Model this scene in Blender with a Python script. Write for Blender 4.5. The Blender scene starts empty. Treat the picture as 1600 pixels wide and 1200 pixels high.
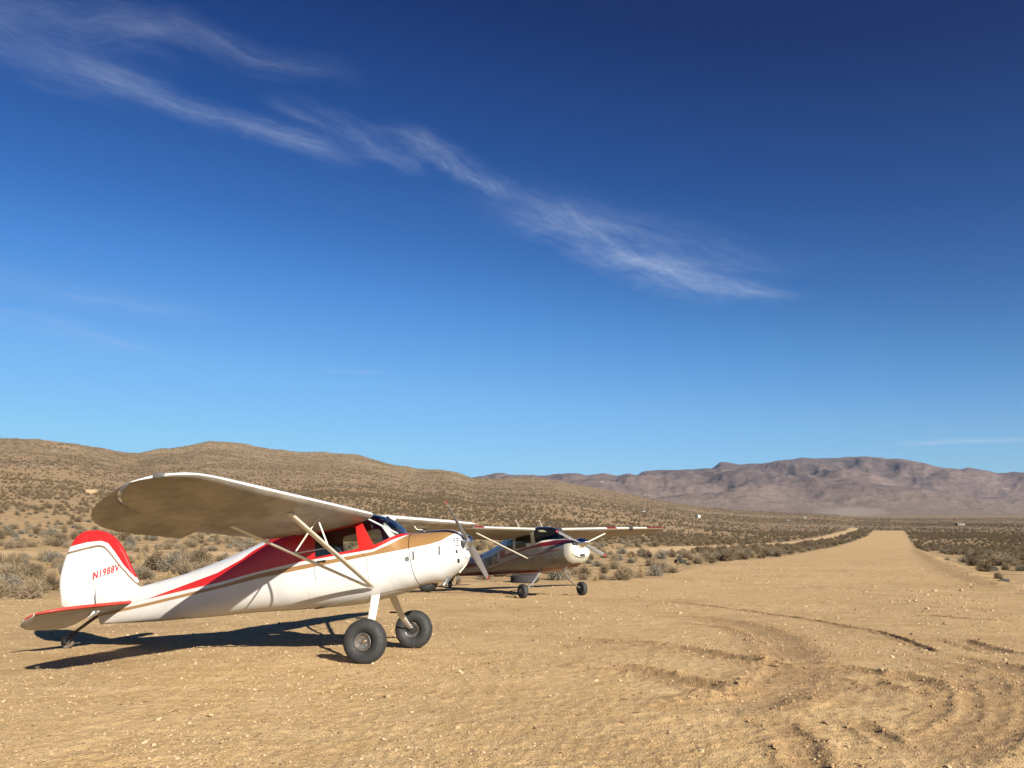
import bpy, bmesh, math, random
import numpy as np
from mathutils import Vector, Matrix
R = math.radians
scene = bpy.context.scene
COL = scene.collection

# ------------------------------------------------------------------ camera
CAM_H = 1.68
F_PX, W_PX = 1325.0, 1600.0
PITCH = math.atan((826.3 - 600.0) / F_PX)
cam_data = bpy.data.cameras.new("camera")
cam_data.sensor_width = 36.0
cam_data.lens = 36.0 * F_PX / W_PX
cam_data.clip_start = 0.1
cam_data.clip_end = 40000.0
cam = bpy.data.objects.new("camera", cam_data)
COL.objects.link(cam)
cam.location = (0, 0, CAM_H)
cam.rotation_euler = (math.pi / 2 + PITCH, 0, 0)
scene.camera = cam

# ------------------------------------------------------------------ light
SUN_AZ = R(145.0)      # clockwise from the view direction (+Y): behind the camera, to the right
SUN_EL = R(25.0)
SUN_STRENGTH = 5.0
SKY_STRENGTH = 0.066
EXPOSURE = 1.44
scene.view_settings.view_transform = 'Standard'
scene.view_settings.look = 'None'
scene.view_settings.gamma = 1.0
scene.view_settings.exposure = EXPOSURE
scene.cycles.max_bounces = 8
scene.cycles.transparent_max_bounces = 16
scene.cycles.volume_bounces = 0

sun_data = bpy.data.lights.new("sun", 'SUN')
sun_data.energy = SUN_STRENGTH
sun_data.angle = R(0.53)
sun_data.color = (1.0, 0.93, 0.82)
sun = bpy.data.objects.new("sun", sun_data)
COL.objects.link(sun)
sdir = Vector((math.sin(SUN_AZ) * math.cos(SUN_EL), math.cos(SUN_AZ) * math.cos(SUN_EL), math.sin(SUN_EL)))
sun.rotation_euler = (-sdir).to_track_quat('-Z', 'Y').to_euler()
sun.location = sdir * 50


# ------------------------------------------------------------------ node helpers
ALBEDO = 0.78


class NT:
    """tiny wrapper to write node graphs as expressions"""
    def __init__(self, tree):
        self.t = tree
        self.n = tree.nodes
        self.l = tree.links

    def new(self, typ, **kw):
        n = self.n.new(typ)
        for k, v in kw.items():
            setattr(n, k, v)
        return n

    def put(self, sock, v):
        if v is None:
            return
        if isinstance(v, bpy.types.NodeSocket):
            if sock.name == 'Base Color':      # one common scale for all paints and soils
                v = self.mix(1.0, v, (ALBEDO, ALBEDO, ALBEDO, 1), 'MULTIPLY')
            self.l.new(v, sock)
        else:
            if sock.type == 'RGBA' and hasattr(v, '__len__') and len(v) == 3:
                v = (*v, 1.0)
            sock.default_value = v

    def math(self, op, a, b=None, c=None, clamp=False):
        n = self.new('ShaderNodeMath', operation=op, use_clamp=clamp)
        self.put(n.inputs[0], a)
        self.put(n.inputs[1], b)
        self.put(n.inputs[2], c)
        return n.outputs[0]

    def add(self, a, b): return self.math('ADD', a, b)
    def sub(self, a, b): return self.math('SUBTRACT', a, b)
    def mul(self, a, b): return self.math('MULTIPLY', a, b)
    def gt(self, a, b): return self.math('GREATER_THAN', a, b)
    def lt(self, a, b): return self.math('LESS_THAN', a, b)

    def vmath(self, op, a, b=None):
        n = self.new('ShaderNodeVectorMath', operation=op)
        self.put(n.inputs[0], a)
        if b is not None:
            self.put(n.inputs[1], b)
        return n.outputs['Value'] if op in ('DOT_PRODUCT', 'LENGTH', 'DISTANCE') else n.outputs[0]

    def mix(self, f, a, b, blend='MIX'):
        n = self.new('ShaderNodeMix', data_type='RGBA', blend_type=blend)
        self.put(n.inputs[0], f)
        self.put(n.inputs[6], a)
        self.put(n.inputs[7], b)
        return n.outputs[2]

    def noise(self, vec, scale, detail=4, rough=.55, dist=0.0):
        n = self.new('ShaderNodeTexNoise')
        self.put(n.inputs['Vector'], vec)
        n.inputs['Scale'].default_value = scale
        n.inputs['Detail'].default_value = detail
        n.inputs['Roughness'].default_value = rough
        n.inputs['Distortion'].default_value = dist
        return n.outputs[0]

    def voronoi(self, vec, scale, feature='F1'):
        n = self.new('ShaderNodeTexVoronoi', feature=feature)
        self.put(n.inputs['Vector'], vec)
        n.inputs['Scale'].default_value = scale
        return n

    def ramp(self, v, lo, hi, a=0.0, b=1.0, smooth=False):
        n = self.new('ShaderNodeMapRange', interpolation_type='SMOOTHSTEP' if smooth else 'LINEAR')
        self.put(n.inputs[0], v)
        for i, x in enumerate((lo, hi, a, b)):
            self.put(n.inputs[1 + i], x)
        return n.outputs[0]

    def comb(self, x, y, z):
        n = self.new('ShaderNodeCombineXYZ')
        for i, v in enumerate((x, y, z)):
            self.put(n.inputs[i], v)
        return n.outputs[0]

    def sep(self, v):
        n = self.new('ShaderNodeSeparateXYZ')
        self.put(n.inputs[0], v)
        return n.outputs

    def curve(self, x, pts):
        """piecewise linear function of x through pts"""
        x0, x1 = pts[0][0], pts[-1][0]
        ys = [p[1] for p in pts]
        y0, y1 = min(ys), max(ys)
        if y1 - y0 < 1e-6:
            y1 = y0 + 1
        n = self.new('ShaderNodeFloatCurve')
        cm = n.mapping
        c = cm.curves[0]
        nor = [((a - x0) / (x1 - x0), (b - y0) / (y1 - y0)) for a, b in pts]
        c.points[0].location = nor[0]
        c.points[1].location = nor[-1]
        for q in nor[1:-1]:
            c.points.new(*q)
        for q in c.points:
            q.handle_type = 'VECTOR'
        cm.update()
        self.put(n.inputs['Value'], self.ramp(x, x0, x1))
        return self.add(self.mul(n.outputs[0], y1 - y0), y0)

    def bump(self, h, strength=.5, dist=.01, normal=None):
        n = self.new('ShaderNodeBump')
        n.inputs['Strength'].default_value = strength
        n.inputs['Distance'].default_value = dist
        self.put(n.inputs['Height'], h)
        if normal is not None:
            self.put(n.inputs['Normal'], normal)
        return n.outputs[0]


def material(name):
    m = bpy.data.materials.new(name)
    m.use_nodes = True
    nt = NT(m.node_tree)
    nt.b = nt.n['Principled BSDF']
    return m, nt


def obj_xyz(nt):
    return nt.new('ShaderNodeTexCoord').outputs['Object']


def simple(name, col, rough=.5, metal=0.0, var=.12, scale=9.0, coat=0.0, bump=0.0):
    """a plain coloured material with some soiling and unevenness"""
    m, nt = material(name)
    p = obj_xyz(nt)
    n = nt.noise(p, scale, 5, .6)
    f = nt.ramp(n, .3, .7, 1 - var, 1 + var)
    c = nt.mix(1.0, (*col, 1), nt.comb(f, f, f), 'MULTIPLY')
    nt.put(nt.b.inputs['Base Color'], c)
    nt.put(nt.b.inputs['Roughness'], nt.ramp(nt.noise(p, scale * 2.3, 4), .3, .7, max(.05, rough - .1), min(1, rough + .1)))
    nt.b.inputs['Metallic'].default_value = metal
    nt.b.inputs['Coat Weight'].default_value = coat
    if bump:
        nt.put(nt.b.inputs['Normal'], nt.bump(nt.noise(p, scale * 4, 5), .6, bump))
    return m


# ------------------------------------------------------------------ sky
world = bpy.data.worlds.new("World")
scene.world = world
world.use_nodes = True
wt = NT(world.node_tree)
bg = wt.n['Background']
sky = wt.new('ShaderNodeTexSky', sky_type='NISHITA')
sky.sun_disc = False
sky.sun_elevation = SUN_EL
sky.sun_rotation = SUN_AZ
sky.altitude = 900
sky.air_density = 1.0
sky.dust_density = 0.35
sky.ozone_density = 2.2
wdir = wt.new('ShaderNodeTexCoord').outputs['Generated']
sr, sg_, sb = wt.sep(sky.outputs[0])


def tone(v, pts):
    """a phone camera's steep rendering of the sky: zenith deep, horizon pale"""
    return wt.mul(wt.curve(wt.mul(v, .1), pts), 10.0)


SKYC = wt.comb(tone(sr, [(0, 0), (.0844, .0006), (.12, .0055), (.165, .0195), (.216, .043), (.328, .102), (.538, .165), (.765, .185), (1, .2)]),
               tone(sg_, [(0, 0), (.149, .0115), (.211, .0415), (.283, .0867), (.363, .155), (.52, .26), (.745, .352), (.87, .375), (1, .39)]),
               tone(sb, [(0, 0), (.275, .0735), (.3765, .165), (.48, .268), (.58, .385), (.729, .485), (.814, .52), (1, .54)]))
# thin cirrus on a plane far above: position = direction / height
dx, dy, dz = wt.sep(wdir)
dzc = wt.math('MAXIMUM', dz, 0.02)
cx, cy = wt.math('DIVIDE', dx, dzc), wt.math('DIVIDE', dy, dzc)


def pix_cloud(u, v):
    w = (600 - v) / F_PX
    a = (u - 800) / F_PX
    z = math.sin(PITCH) + w * math.cos(PITCH)
    y = math.cos(PITCH) - w * math.sin(PITCH)
    return a / z, y / z


def streak(p0, p1, w, amp, fs, seed):
    (x0, y0), (x1, y1) = p0, p1
    L = math.hypot(x1 - x0, y1 - y0)
    tx, ty = (x1 - x0) / L, (y1 - y0) / L
    qx, qy = wt.sub(cx, x0), wt.sub(cy, y0)
    t = wt.add(wt.mul(qx, tx), wt.mul(qy, ty))
    d = wt.sub(wt.mul(qy, tx), wt.mul(qx, ty))
    wob = wt.noise(wt.comb(wt.mul(t, 3.0 / L), seed, 0), 1.0, 1, .5)
    d = wt.add(d, wt.mul(wt.sub(wob, .5), w * 1.3))
    along = wt.mul(wt.ramp(t, -.1 * L, .25 * L, smooth=True), wt.ramp(t, 1.08 * L, .72 * L, smooth=True))
    dn = wt.math('ABSOLUTE', wt.math('DIVIDE', d, w))
    edge = wt.noise(wt.comb(wt.mul(t, fs * 1.3), wt.mul(d, fs * 2.0), seed * 1.7), 1.0, 6, .7)
    across = wt.ramp(wt.add(dn, wt.mul(wt.sub(edge, .5), 1.5)), 1.25, -.15, smooth=True)
    # fibres: noise squeezed across the streak
    v = wt.comb(wt.mul(wt.add(t, wt.mul(d, .7)), fs * .38), wt.mul(wt.sub(d, wt.mul(t, .10)), fs * 2.3), seed * 3.7)
    nz = wt.noise(v, 1.0, 10, .62, .35)
    fib = wt.ramp(nz, .24, .84)
    fine = wt.noise(wt.comb(wt.mul(wt.add(t, d), fs * 2.6), wt.mul(wt.sub(d, wt.mul(t, .2)), fs * 6.0), seed), 1.0, 8, .72, .2)
    fib = wt.mul(fib, wt.ramp(fine, .25, .7, .35, 1.15))
    return wt.mul(wt.mul(wt.mul(along, across), fib), amp)


tot = None
for i, (a, b, w, amp, fs) in enumerate([
        ((-90, 45), (260, 150), 0.134, 0.218, 6),
        ((50, 78), (560, 256), 0.079, 0.521, 7),
        ((440, 152), (665, 272), 0.067, 0.386, 8),
        ((610, 198), (815, 312), 0.073, 0.521, 8),
        ((780, 298), (1130, 474), 0.183, 0.454, 7),
        ((820, 318), (1230, 432), 0.207, 0.218, 6),
        ((920, 392), (1240, 470), 0.134, 0.504, 7),
        ((-140, -15), (290, 66), 0.134, 0.252, 7),
        ((170, 22), (560, 130), 0.073, 0.235, 8),
        ((-200, 410), (330, 500), 0.317, 0.252, 3),
        ((-150, 455), (260, 555), 0.268, 0.286, 3.5),
        ((500, 578), (610, 584), 0.098, 0.286, 4),
        ((1390, 694), (1640, 684), .45, .80, 1.6),
]):
    s = streak(pix_cloud(*a), pix_cloud(*b), w, amp, fs, 1.0 + i * 5.3)
    tot = s if tot is None else wt.add(tot, s)
cov = wt.mul(wt.math('MINIMUM', tot, 1.0), wt.ramp(dz, 0.03, 0.10))
ccol = wt.mix(cov, SKYC, (3.3, 3.75, 4.7, 1))
wt.put(bg.inputs[0], ccol)
bg.inputs[1].default_value = SKY_STRENGTH


# ------------------------------------------------------------------ object helpers
def tag(o, label=None, cat=None, group=None, kind=None):
    for k, v in (('label', label), ('category', cat), ('group', group), ('kind', kind)):
        if v:
            o[k] = v
    return o


def link(name, me, mat=None, parent=None):
    o = bpy.data.objects.new(name, me)
    COL.objects.link(o)
    if mat is not None:
        for m in (mat if isinstance(mat, (list, tuple)) else [mat]):
            me.materials.append(m)
    if parent is not None:
        o.parent = parent
    return o


def empty(name, loc, rot=(0, 0, 0)):
    o = bpy.data.objects.new(name, None)
    COL.objects.link(o)
    o.location = loc
    o.rotation_euler = rot
    o.empty_display_size = .2
    return o


class MB:
    """collects shapes and links them as one mesh object"""
    def __init__(self, T=None):
        self.v, self.f, self.T = [], [], T

    def add(self, vs, fs):
        n = len(self.v)
        for p in vs:
            p = tuple(p)
            self.v.append(self.T(p) if self.T else p)
        self.f += [tuple(i + n for i in f) for f in fs]

    def box(self, c, s, M=None):
        vs = []
        for z in (-1, 1):
            for y in (-1, 1):
                for x in (-1, 1):
                    p = Vector((x * s[0] / 2, y * s[1] / 2, z * s[2] / 2))
                    if M is not None:
                        p = M @ p
                    vs.append(p + Vector(c))
        self.add(vs, [(0, 2, 3, 1), (4, 5, 7, 6), (0, 1, 5, 4), (2, 6, 7, 3), (0, 4, 6, 2), (1, 3, 7, 5)])

    def loft(self, rings, cap=True, closed=True):
        n = len(rings[0])
        vs = [p for r in rings for p in r]
        fs = []
        for i in range(len(rings) - 1):
            for j in range(n if closed else n - 1):
                k = (j + 1) % n
                fs.append((i * n + j, i * n + k, (i + 1) * n + k, (i + 1) * n + j))
        if cap:
            fs.append(tuple(range(n))[::-1])
            fs.append(tuple((len(rings) - 1) * n + j for j in range(n)))
        self.add(vs, fs)

    def tube(self, pts, r, n=10, flat=1.0, up=None):
        """a round (or flattened) bar through pts; r a number or a list"""
        pts = [Vector(p) for p in pts]
        rs = r if isinstance(r, (list, tuple)) else [r] * len(pts)
        rings = []
        for i, p in enumerate(pts):
            d = (pts[min(i + 1, len(pts) - 1)] - pts[max(i - 1, 0)]).normalized()
            ref = Vector(up) if up is not None else (Vector((0, 0, 1)) if abs(d.z) < .9 else Vector((1, 0, 0)))
            u = ref - d * ref.dot(d)
            u.normalize()
            w = d.cross(u)
            rings.append([p + (u * math.cos(t) + w * (math.sin(t) * flat)) * rs[i] for t in [2 * math.pi * k / n for k in range(n)]])
        self.loft(rings)

    def lathe(self, prof, c, axis='b', n=32, cap=False):
        """prof: (along axis, radius) pairs turned about an axis through c"""
        rings = []
        for s, r in prof:
            ring = []
            for k in range(n):
                t = 2 * math.pi * k / n
                x, y = r * math.cos(t), r * math.sin(t)
                if axis == 'b':
                    q = (x, s, y)
                elif axis == 'a':
                    q = (s, x, y)
                else:
                    q = (x, y, s)
                ring.append((c[0] + q[0], c[1] + q[1], c[2] + q[2]))
            rings.append(ring)
        self.loft(rings, cap=cap)

    def build(self, name, mat, parent=None, smooth=None):
        me = bpy.data.meshes.new(name)
        me.from_pydata(self.v, [], self.f)
        bm = bmesh.new()
        bm.from_mesh(me)
        bmesh.ops.recalc_face_normals(bm, faces=bm.faces)
        bm.to_mesh(me)
        bm.free()
        o = link(name, me, mat, parent)
        if smooth is not None:
            shade(me, smooth)
        return o


def shade(me, deg=35):
    me.polygons.foreach_set('use_smooth', [True] * len(me.polygons))
    me.set_sharp_from_angle(angle=R(deg))
    me.update()


def from_arrays(name, verts, faces, mat=None, parent=None, attrs=None, smooth=True):
    me = bpy.data.meshes.new(name)
    nv, nf, k = len(verts), len(faces), faces.shape[1]
    me.vertices.add(nv)
    me.vertices.foreach_set('co', np.ascontiguousarray(verts, dtype=np.float32).ravel())
    me.loops.add(nf * k)
    me.polygons.add(nf)
    me.loops.foreach_set('vertex_index', np.ascontiguousarray(faces, dtype=np.int32).ravel())
    me.polygons.foreach_set('loop_start', np.arange(0, nf * k, k, dtype=np.int32))
    me.polygons.foreach_set('use_smooth', np.full(nf, smooth, dtype=bool))
    me.update(calc_edges=True)
    for nm, arr in (attrs or {}).items():
        at = me.attributes.new(nm, 'FLOAT', 'POINT')
        at.data.foreach_set('value', np.ascontiguousarray(arr, dtype=np.float32))
    return link(name, me, mat, parent)

# ------------------------------------------------------------------ terrain
def _hash(ix, iy, seed):
    h = (ix.astype(np.int64) * 374761393 + iy.astype(np.int64) * 668265263 + seed * 2147483647 + 1013904223) & 0xffffffff
    h = ((h ^ (h >> 13)) * 1274126177) & 0xffffffff
    h = (h ^ (h >> 16)) & 0xffffffff
    return h


def perlin(x, y, seed=0):
    ix, iy = np.floor(x), np.floor(y)
    fx, fy = x - ix, y - iy
    ix, iy = ix.astype(np.int64), iy.astype(np.int64)
    u = fx * fx * fx * (fx * (fx * 6 - 15) + 10)
    v = fy * fy * fy * (fy * (fy * 6 - 15) + 10)

    def g(a, b):
        t = _hash(ix + a, iy + b, seed) * (2 * np.pi / 4294967296.0)
        return np.cos(t) * (fx - a) + np.sin(t) * (fy - b)
    n0 = g(0, 0) + u * (g(1, 0) - g(0, 0))
    n1 = g(0, 1) + u * (g(1, 1) - g(0, 1))
    return (n0 + v * (n1 - n0)) * 1.5


def fbm(x, y, oct=4, seed=0, rough=.5, ridged=False, lac=2.03):
    s, a, t = np.zeros_like(x), 1.0, 0
    for k in range(oct):
        n = perlin(x, y, seed + k * 17)
        if ridged:
            n = 1 - 2 * np.abs(n)
        s += a * n
        t += a
        a *= rough
        x, y = x * lac + 11.3, y * lac - 5.7
    return s / t


def sstep(x, a, b):
    t = np.clip((x - a) / (b - a), 0, 1)
    return t * t * (3 - 2 * t)


def smooth_interp(x, xp, fp, w):
    return (np.interp(x - w, xp, fp) + np.interp(x + w, xp, fp) + 2 * np.interp(x, xp, fp)) / 4


FLOOR_Y = [-60, 0, 6, 9, 11, 12.9, 20, 27.5, 35, 60, 76, 93, 140, 173, 243, 330, 453, 700, 1000, 1400, 2000, 2600, 12000]
FLOOR_Z = [.2, .14, .11, .07, .037, -.037, -.25, -.44, -.55, -.68, -1.0, -1.3, -1.67, -1.92, -1.85, -1.0, .76, 4.2, 9.6, 17.8, 31, 43.6, 200]
# skylines as seen from the camera: bearing (tan of the angle) and elevation (tan)
_hx = [-700, -300, 0, 60, 120, 180, 215, 250, 290, 325, 360, 420, 480, 530, 570, 610, 650, 690, 715, 740, 770, 830, 870, 900, 930, 960, 1010, 1060, 1100, 1150, 1200, 1300, 1340]
_hv = [702, 692, 686, 690, 697, 707, 710, 703, 697, 691, 694, 703, 709, 711, 717, 727, 736, 738, 741, 748, 749.5, 748, 751, 757, 762, 768, 778, 787, 793, 797, 800, 804, 812]
_hd = [(-700, 900), (0, 1000), (120, 1050), (215, 1250), (325, 1400), (530, 1500), (700, 1400), (740, 1500), (830, 1700), (960, 1600), (1100, 1500), (1340, 1400)]
_mx = [-900, 500, 700, 760, 786, 803, 820, 860, 873, 900, 915, 930, 943, 965, 980, 995, 1003, 1030, 1085, 1100, 1112, 1125, 1135, 1155, 1190, 1220, 1254, 1290, 1345, 1365, 1376, 1384, 1405, 1445, 1465, 1500, 1511, 1540, 1555, 1575, 1600, 1680, 1800, 2400]
_mv = [730, 745, 756, 751, 747, 742, 744, 747, 743, 740.5, 745, 741, 739, 743, 739, 742, 737, 734, 733, 731, 731, 722, 722, 725, 724, 719, 715, 716, 712.5, 714, 714, 717, 715.5, 721, 727, 729, 726, 731, 737, 739, 737, 742, 735, 740]


def tan_u(x): return (np.asarray(x, float) - 800) / F_PX
def tan_e(v): return np.tan(PITCH + np.arctan((600 - np.asarray(v, float)) / F_PX))


HU, HE = tan_u(_hx), tan_e(_hv)
HDU, HDD = tan_u([p[0] for p in _hd]), np.array([p[1] for p in _hd], float)
MU, ME = tan_u(_mx), tan_e(_mv)


def base_height(X, Y, fine=True):
    """large shape of the land: strip, plain, bajada, hills, far range"""
    X, Y = np.asarray(X, float), np.asarray(Y, float)
    r = np.hypot(X, Y) + 1e-6
    ca = Y / r
    D = np.where(ca > .55, Y, r * .55)
    D = np.where(ca < -.2, -r * np.minimum(1, .55), D) if False else D
    u = np.clip(X / np.maximum(D, .1), -1.4, 1.4)
    front = sstep(ca, -.1, .5)
    D = np.maximum(D, .1)
    zf = smooth_interp(np.where(ca > .55, Y, Y * .4 + D * .6), FLOOR_Y, FLOOR_Z, np.minimum(2.0 + np.abs(D) * .06, 60))
    near = smooth_interp(Y, FLOOR_Y, FLOOR_Z, .7)
    k = sstep(r, 18, 60)
    zf = np.where(r < 60, near + (zf - near) * k, zf)
    # near hills on the left
    Dc = np.interp(u, HDU, HDD)
    e = np.interp(u, HU, HE)
    zc = CAM_H + Dc * e - np.interp(Dc, FLOOR_Y, FLOOR_Z)
    zc = np.where(u > HU[-1], 0, np.maximum(zc, 0)) * front
    t = np.clip((D - 45) / (Dc - 45), 0, None)
    taper = 1 - sstep(u, .14, .36)
    zc = zc * (taper + (1 - taper) * sstep(t, .25, .7))
    up = np.minimum(t, 1) ** 1.28
    over = np.clip(t - 1, 0, None) * Dc
    hill = zc * up - over * .22
    if fine:
        tt = np.minimum(t, 1)
        rel = fbm(X / 260, Y / 260, 5, 31, .5, True) * 9 + fbm(X / 60, Y / 60, 3, 77) * 2.0
        hill = hill + rel * np.minimum(zc / 90, 1) * (tt * (1 - sstep(tt, .86, 1.0)) * 1.5)
    hz = zf + np.maximum(hill, 0) * (hill > 0)
    # far range
    Dm = 6600.0
    em = np.interp(u, MU, ME)
    ems = np.mean([np.interp(u + k * .007, MU, ME) for k in range(-6, 7)], axis=0)
    kk = sstep(np.clip((D - 2600) / (Dm - 2600), 0, 1), .55, .97)
    em = ems + (em - ems) * kk
    zm = CAM_H + Dm * em
    tm = np.clip((D - 2600) / (Dm - 2600), 0, None)
    tm1 = np.minimum(tm, 1)
    mount = (zm - 43.6) * tm1 ** 1.75 - np.clip(tm - 1, 0, None) * 900
    if fine:
        wx = X + 260 * fbm(X / 900, Y / 900, 3, 5)
        wy = Y + 260 * fbm(X / 900, Y / 900, 3, 9)
        rg = fbm(wx / 950, wy / 1300, 5, 101, .44, True)
        rg2 = fbm(wx / 330, wy / 420, 4, 141, .5, True)
        env = sstep(tm1, .12, .55) * (1 - .985 * sstep(tm1, .74, .98))
        mount = mount + ((rg - .05) * 108 + rg2 * 34) * env
    mount = np.maximum(mount, 0) * front
    z = np.where(D > 2600, 43.6 + (zf - 43.6) * 0.15 * (D < 12000) * 0 + mount + np.where(hill > 0, hill, 0), hz)
    return z


STRIP_L = [(-60, 14), (-40, 20), (-15.3, 25.5), (-10, 31), (-3, 37.0), (2.8, 37.0), (7.1, 41), (9.3, 48), (14.5, 60), (21.8, 76), (29.5, 93), (50, 140), (65, 173), (96.5, 243), (141, 340), (190, 453)]
STRIP_R = [(205.8, 453), (156, 340), (111.9, 243), (80.4, 173), (65.5, 140), (44.9, 93), (37.2, 76), (29.8, 60), (24.7, 48), (21, 39), (16.3, 27), (14.6, 18), (17, 8), (34, -12), (-60, -12)]
STRIP = np.array(STRIP_L + STRIP_R, float)
ROAD = np.array([(-95, 62), (-60, 61), (-25, 63), (-5, 70), (10.5, 86.7), (22.6, 115), (36.9, 150), (58.3, 193), (104.7, 290), (131.5, 350), (186, 470), (222, 560)], float)


def in_poly(X, Y, P):
    inside = np.zeros(X.shape, bool)
    n = len(P)
    for i in range(n):
        x0, y0 = P[i]
        x1, y1 = P[(i + 1) % n]
        c = (y0 > Y) != (y1 > Y)
        with np.errstate(divide='ignore', invalid='ignore'):
            xi = (x1 - x0) * (Y - y0) / (y1 - y0) + x0
        inside ^= c & (X < xi)
    return inside


def poly_dist(X, Y, P, closed=False, side=False):
    """distance to a polyline; with side also the signed offset to its left"""
    best = np.full(X.shape, 1e9)
    sg = np.zeros(X.shape)
    n = len(P)
    for i in range(n if closed else n - 1):
        x0, y0 = P[i]
        x1, y1 = P[(i + 1) % n]
        dx, dy = x1 - x0, y1 - y0
        t = np.clip(((X - x0) * dx + (Y - y0) * dy) / (dx * dx + dy * dy), 0, 1)
        d = np.hypot(X - x0 - t * dx, Y - y0 - t * dy)
        s = np.sign((Y - y0) * dx - (X - x0) * dy)
        sg = np.where(d < best, s, sg)
        best = np.minimum(best, d)
    return (best, sg * best) if side else best


# furrows torn in the strip by turning wheels: points on the ground, half width, depth, berm height, side of the berm
TRACKS = [
    ([(4.77, 25.03), (5.34, 22.24), (6.04, 19.2), (6.29, 16.51), (6.34, 14.71), (5.89, 12.27)], 0.07, 0.035, 0.035, 0),
    ([(3.88, 18.82), (4.46, 17.59), (4.38, 14.94), (4.03, 12.91), (3.42, 10.74), (2.86, 9.4), (2.07, 8.09)], 0.28, 0.026, 0.05, -1),
    ([(1.77, 13.55), (2.46, 12.62), (2.88, 11.46), (3.13, 10.74)], 0.16, 0.04, 0.055, 0),
    ([(1.0, 10.74), (1.33, 10.47), (1.73, 9.79), (2.11, 8.89)], 0.16, 0.045, 0.07, 0),
    ([(3.6, 10.96), (3.96, 10.47), (4.12, 10.02), (4.35, 9.79), (4.48, 9.08)], 0.15, 0.04, 0.075, 0),
    ([(3.83, 9.7), (3.83, 9.11), (3.97, 8.75)], 0.12, 0.03, 0.065, 0),
    ([(2.2, 7.69), (2.13, 6.73), (2.01, 6.03), (1.93, 5.57)], 0.12, 0.024, 0.042, 0),
    ([(4.95, 9.93), (4.57, 8.85), (3.92, 7.66), (3.26, 6.9)], 0.08, 0.01, 0.012, 0),
    ([(4.55, 9.65), (4.22, 8.71), (3.71, 7.78), (3.18, 7.12)], 0.08, 0.009, 0.011, 0),
    ([(5.8, 10.22), (5.14, 8.85), (4.27, 7.41), (3.45, 6.49)], 0.08, 0.01, 0.012, 0),
    ([(3.37, 17.75), (3.91, 16.22), (3.83, 13.85), (3.52, 12.01), (3.09, 10.52), (2.6, 9.31), (1.9, 8.25)], 0.07, 0.008, 0.01, 0),
    ([(5.26, 10.02), (4.81, 8.85), (4.1, 7.56), (3.36, 6.73), (2.72, 6.17)], 0.24, 0.014, 0.024, 1),
    ([(2.89, 7.64), (2.85, 7.0), (2.81, 6.42)], 0.08, 0.02, 0.036, 0),
    ([(7.15, 14.16), (6.96, 13.27), (6.8, 12.01)], 0.14, 0.03, 0.05, 0),
    ([(9.38, 20.02), (9.63, 18.82), (10.37, 17.75)], 0.1, 0.02, 0.035, 0),
    ([(1.02, 14.05), (1.58, 13.55), (2.03, 13.27)], 0.14, 0.02, 0.03, 0),
    ([(1.75, 8.09), (2.3, 8.41), (3.02, 9.11), (3.33, 8.57)], 0.26, 0.02, 0.03, 0),
    ([(5.62, 11.38), (5.76, 10.47), (5.52, 9.11)], 0.2, 0.025, 0.045, 0),
]


def catmull(P, m=8):
    P = np.array(P, float)
    if len(P) < 3:
        return P
    Q = np.vstack([2 * P[0] - P[1], P, 2 * P[-1] - P[-2]])
    out = []
    for i in range(1, len(Q) - 2):
        for t in np.linspace(0, 1, m, endpoint=False):
            a, b, c, d = Q[i - 1], Q[i], Q[i + 1], Q[i + 2]
            out.append(.5 * ((2 * b) + (-a + c) * t + (2 * a - 5 * b + 4 * c - d) * t * t + (-a + 3 * b - 3 * c + d) * t ** 3))
    out.append(P[-1])
    return np.array(out)


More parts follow.
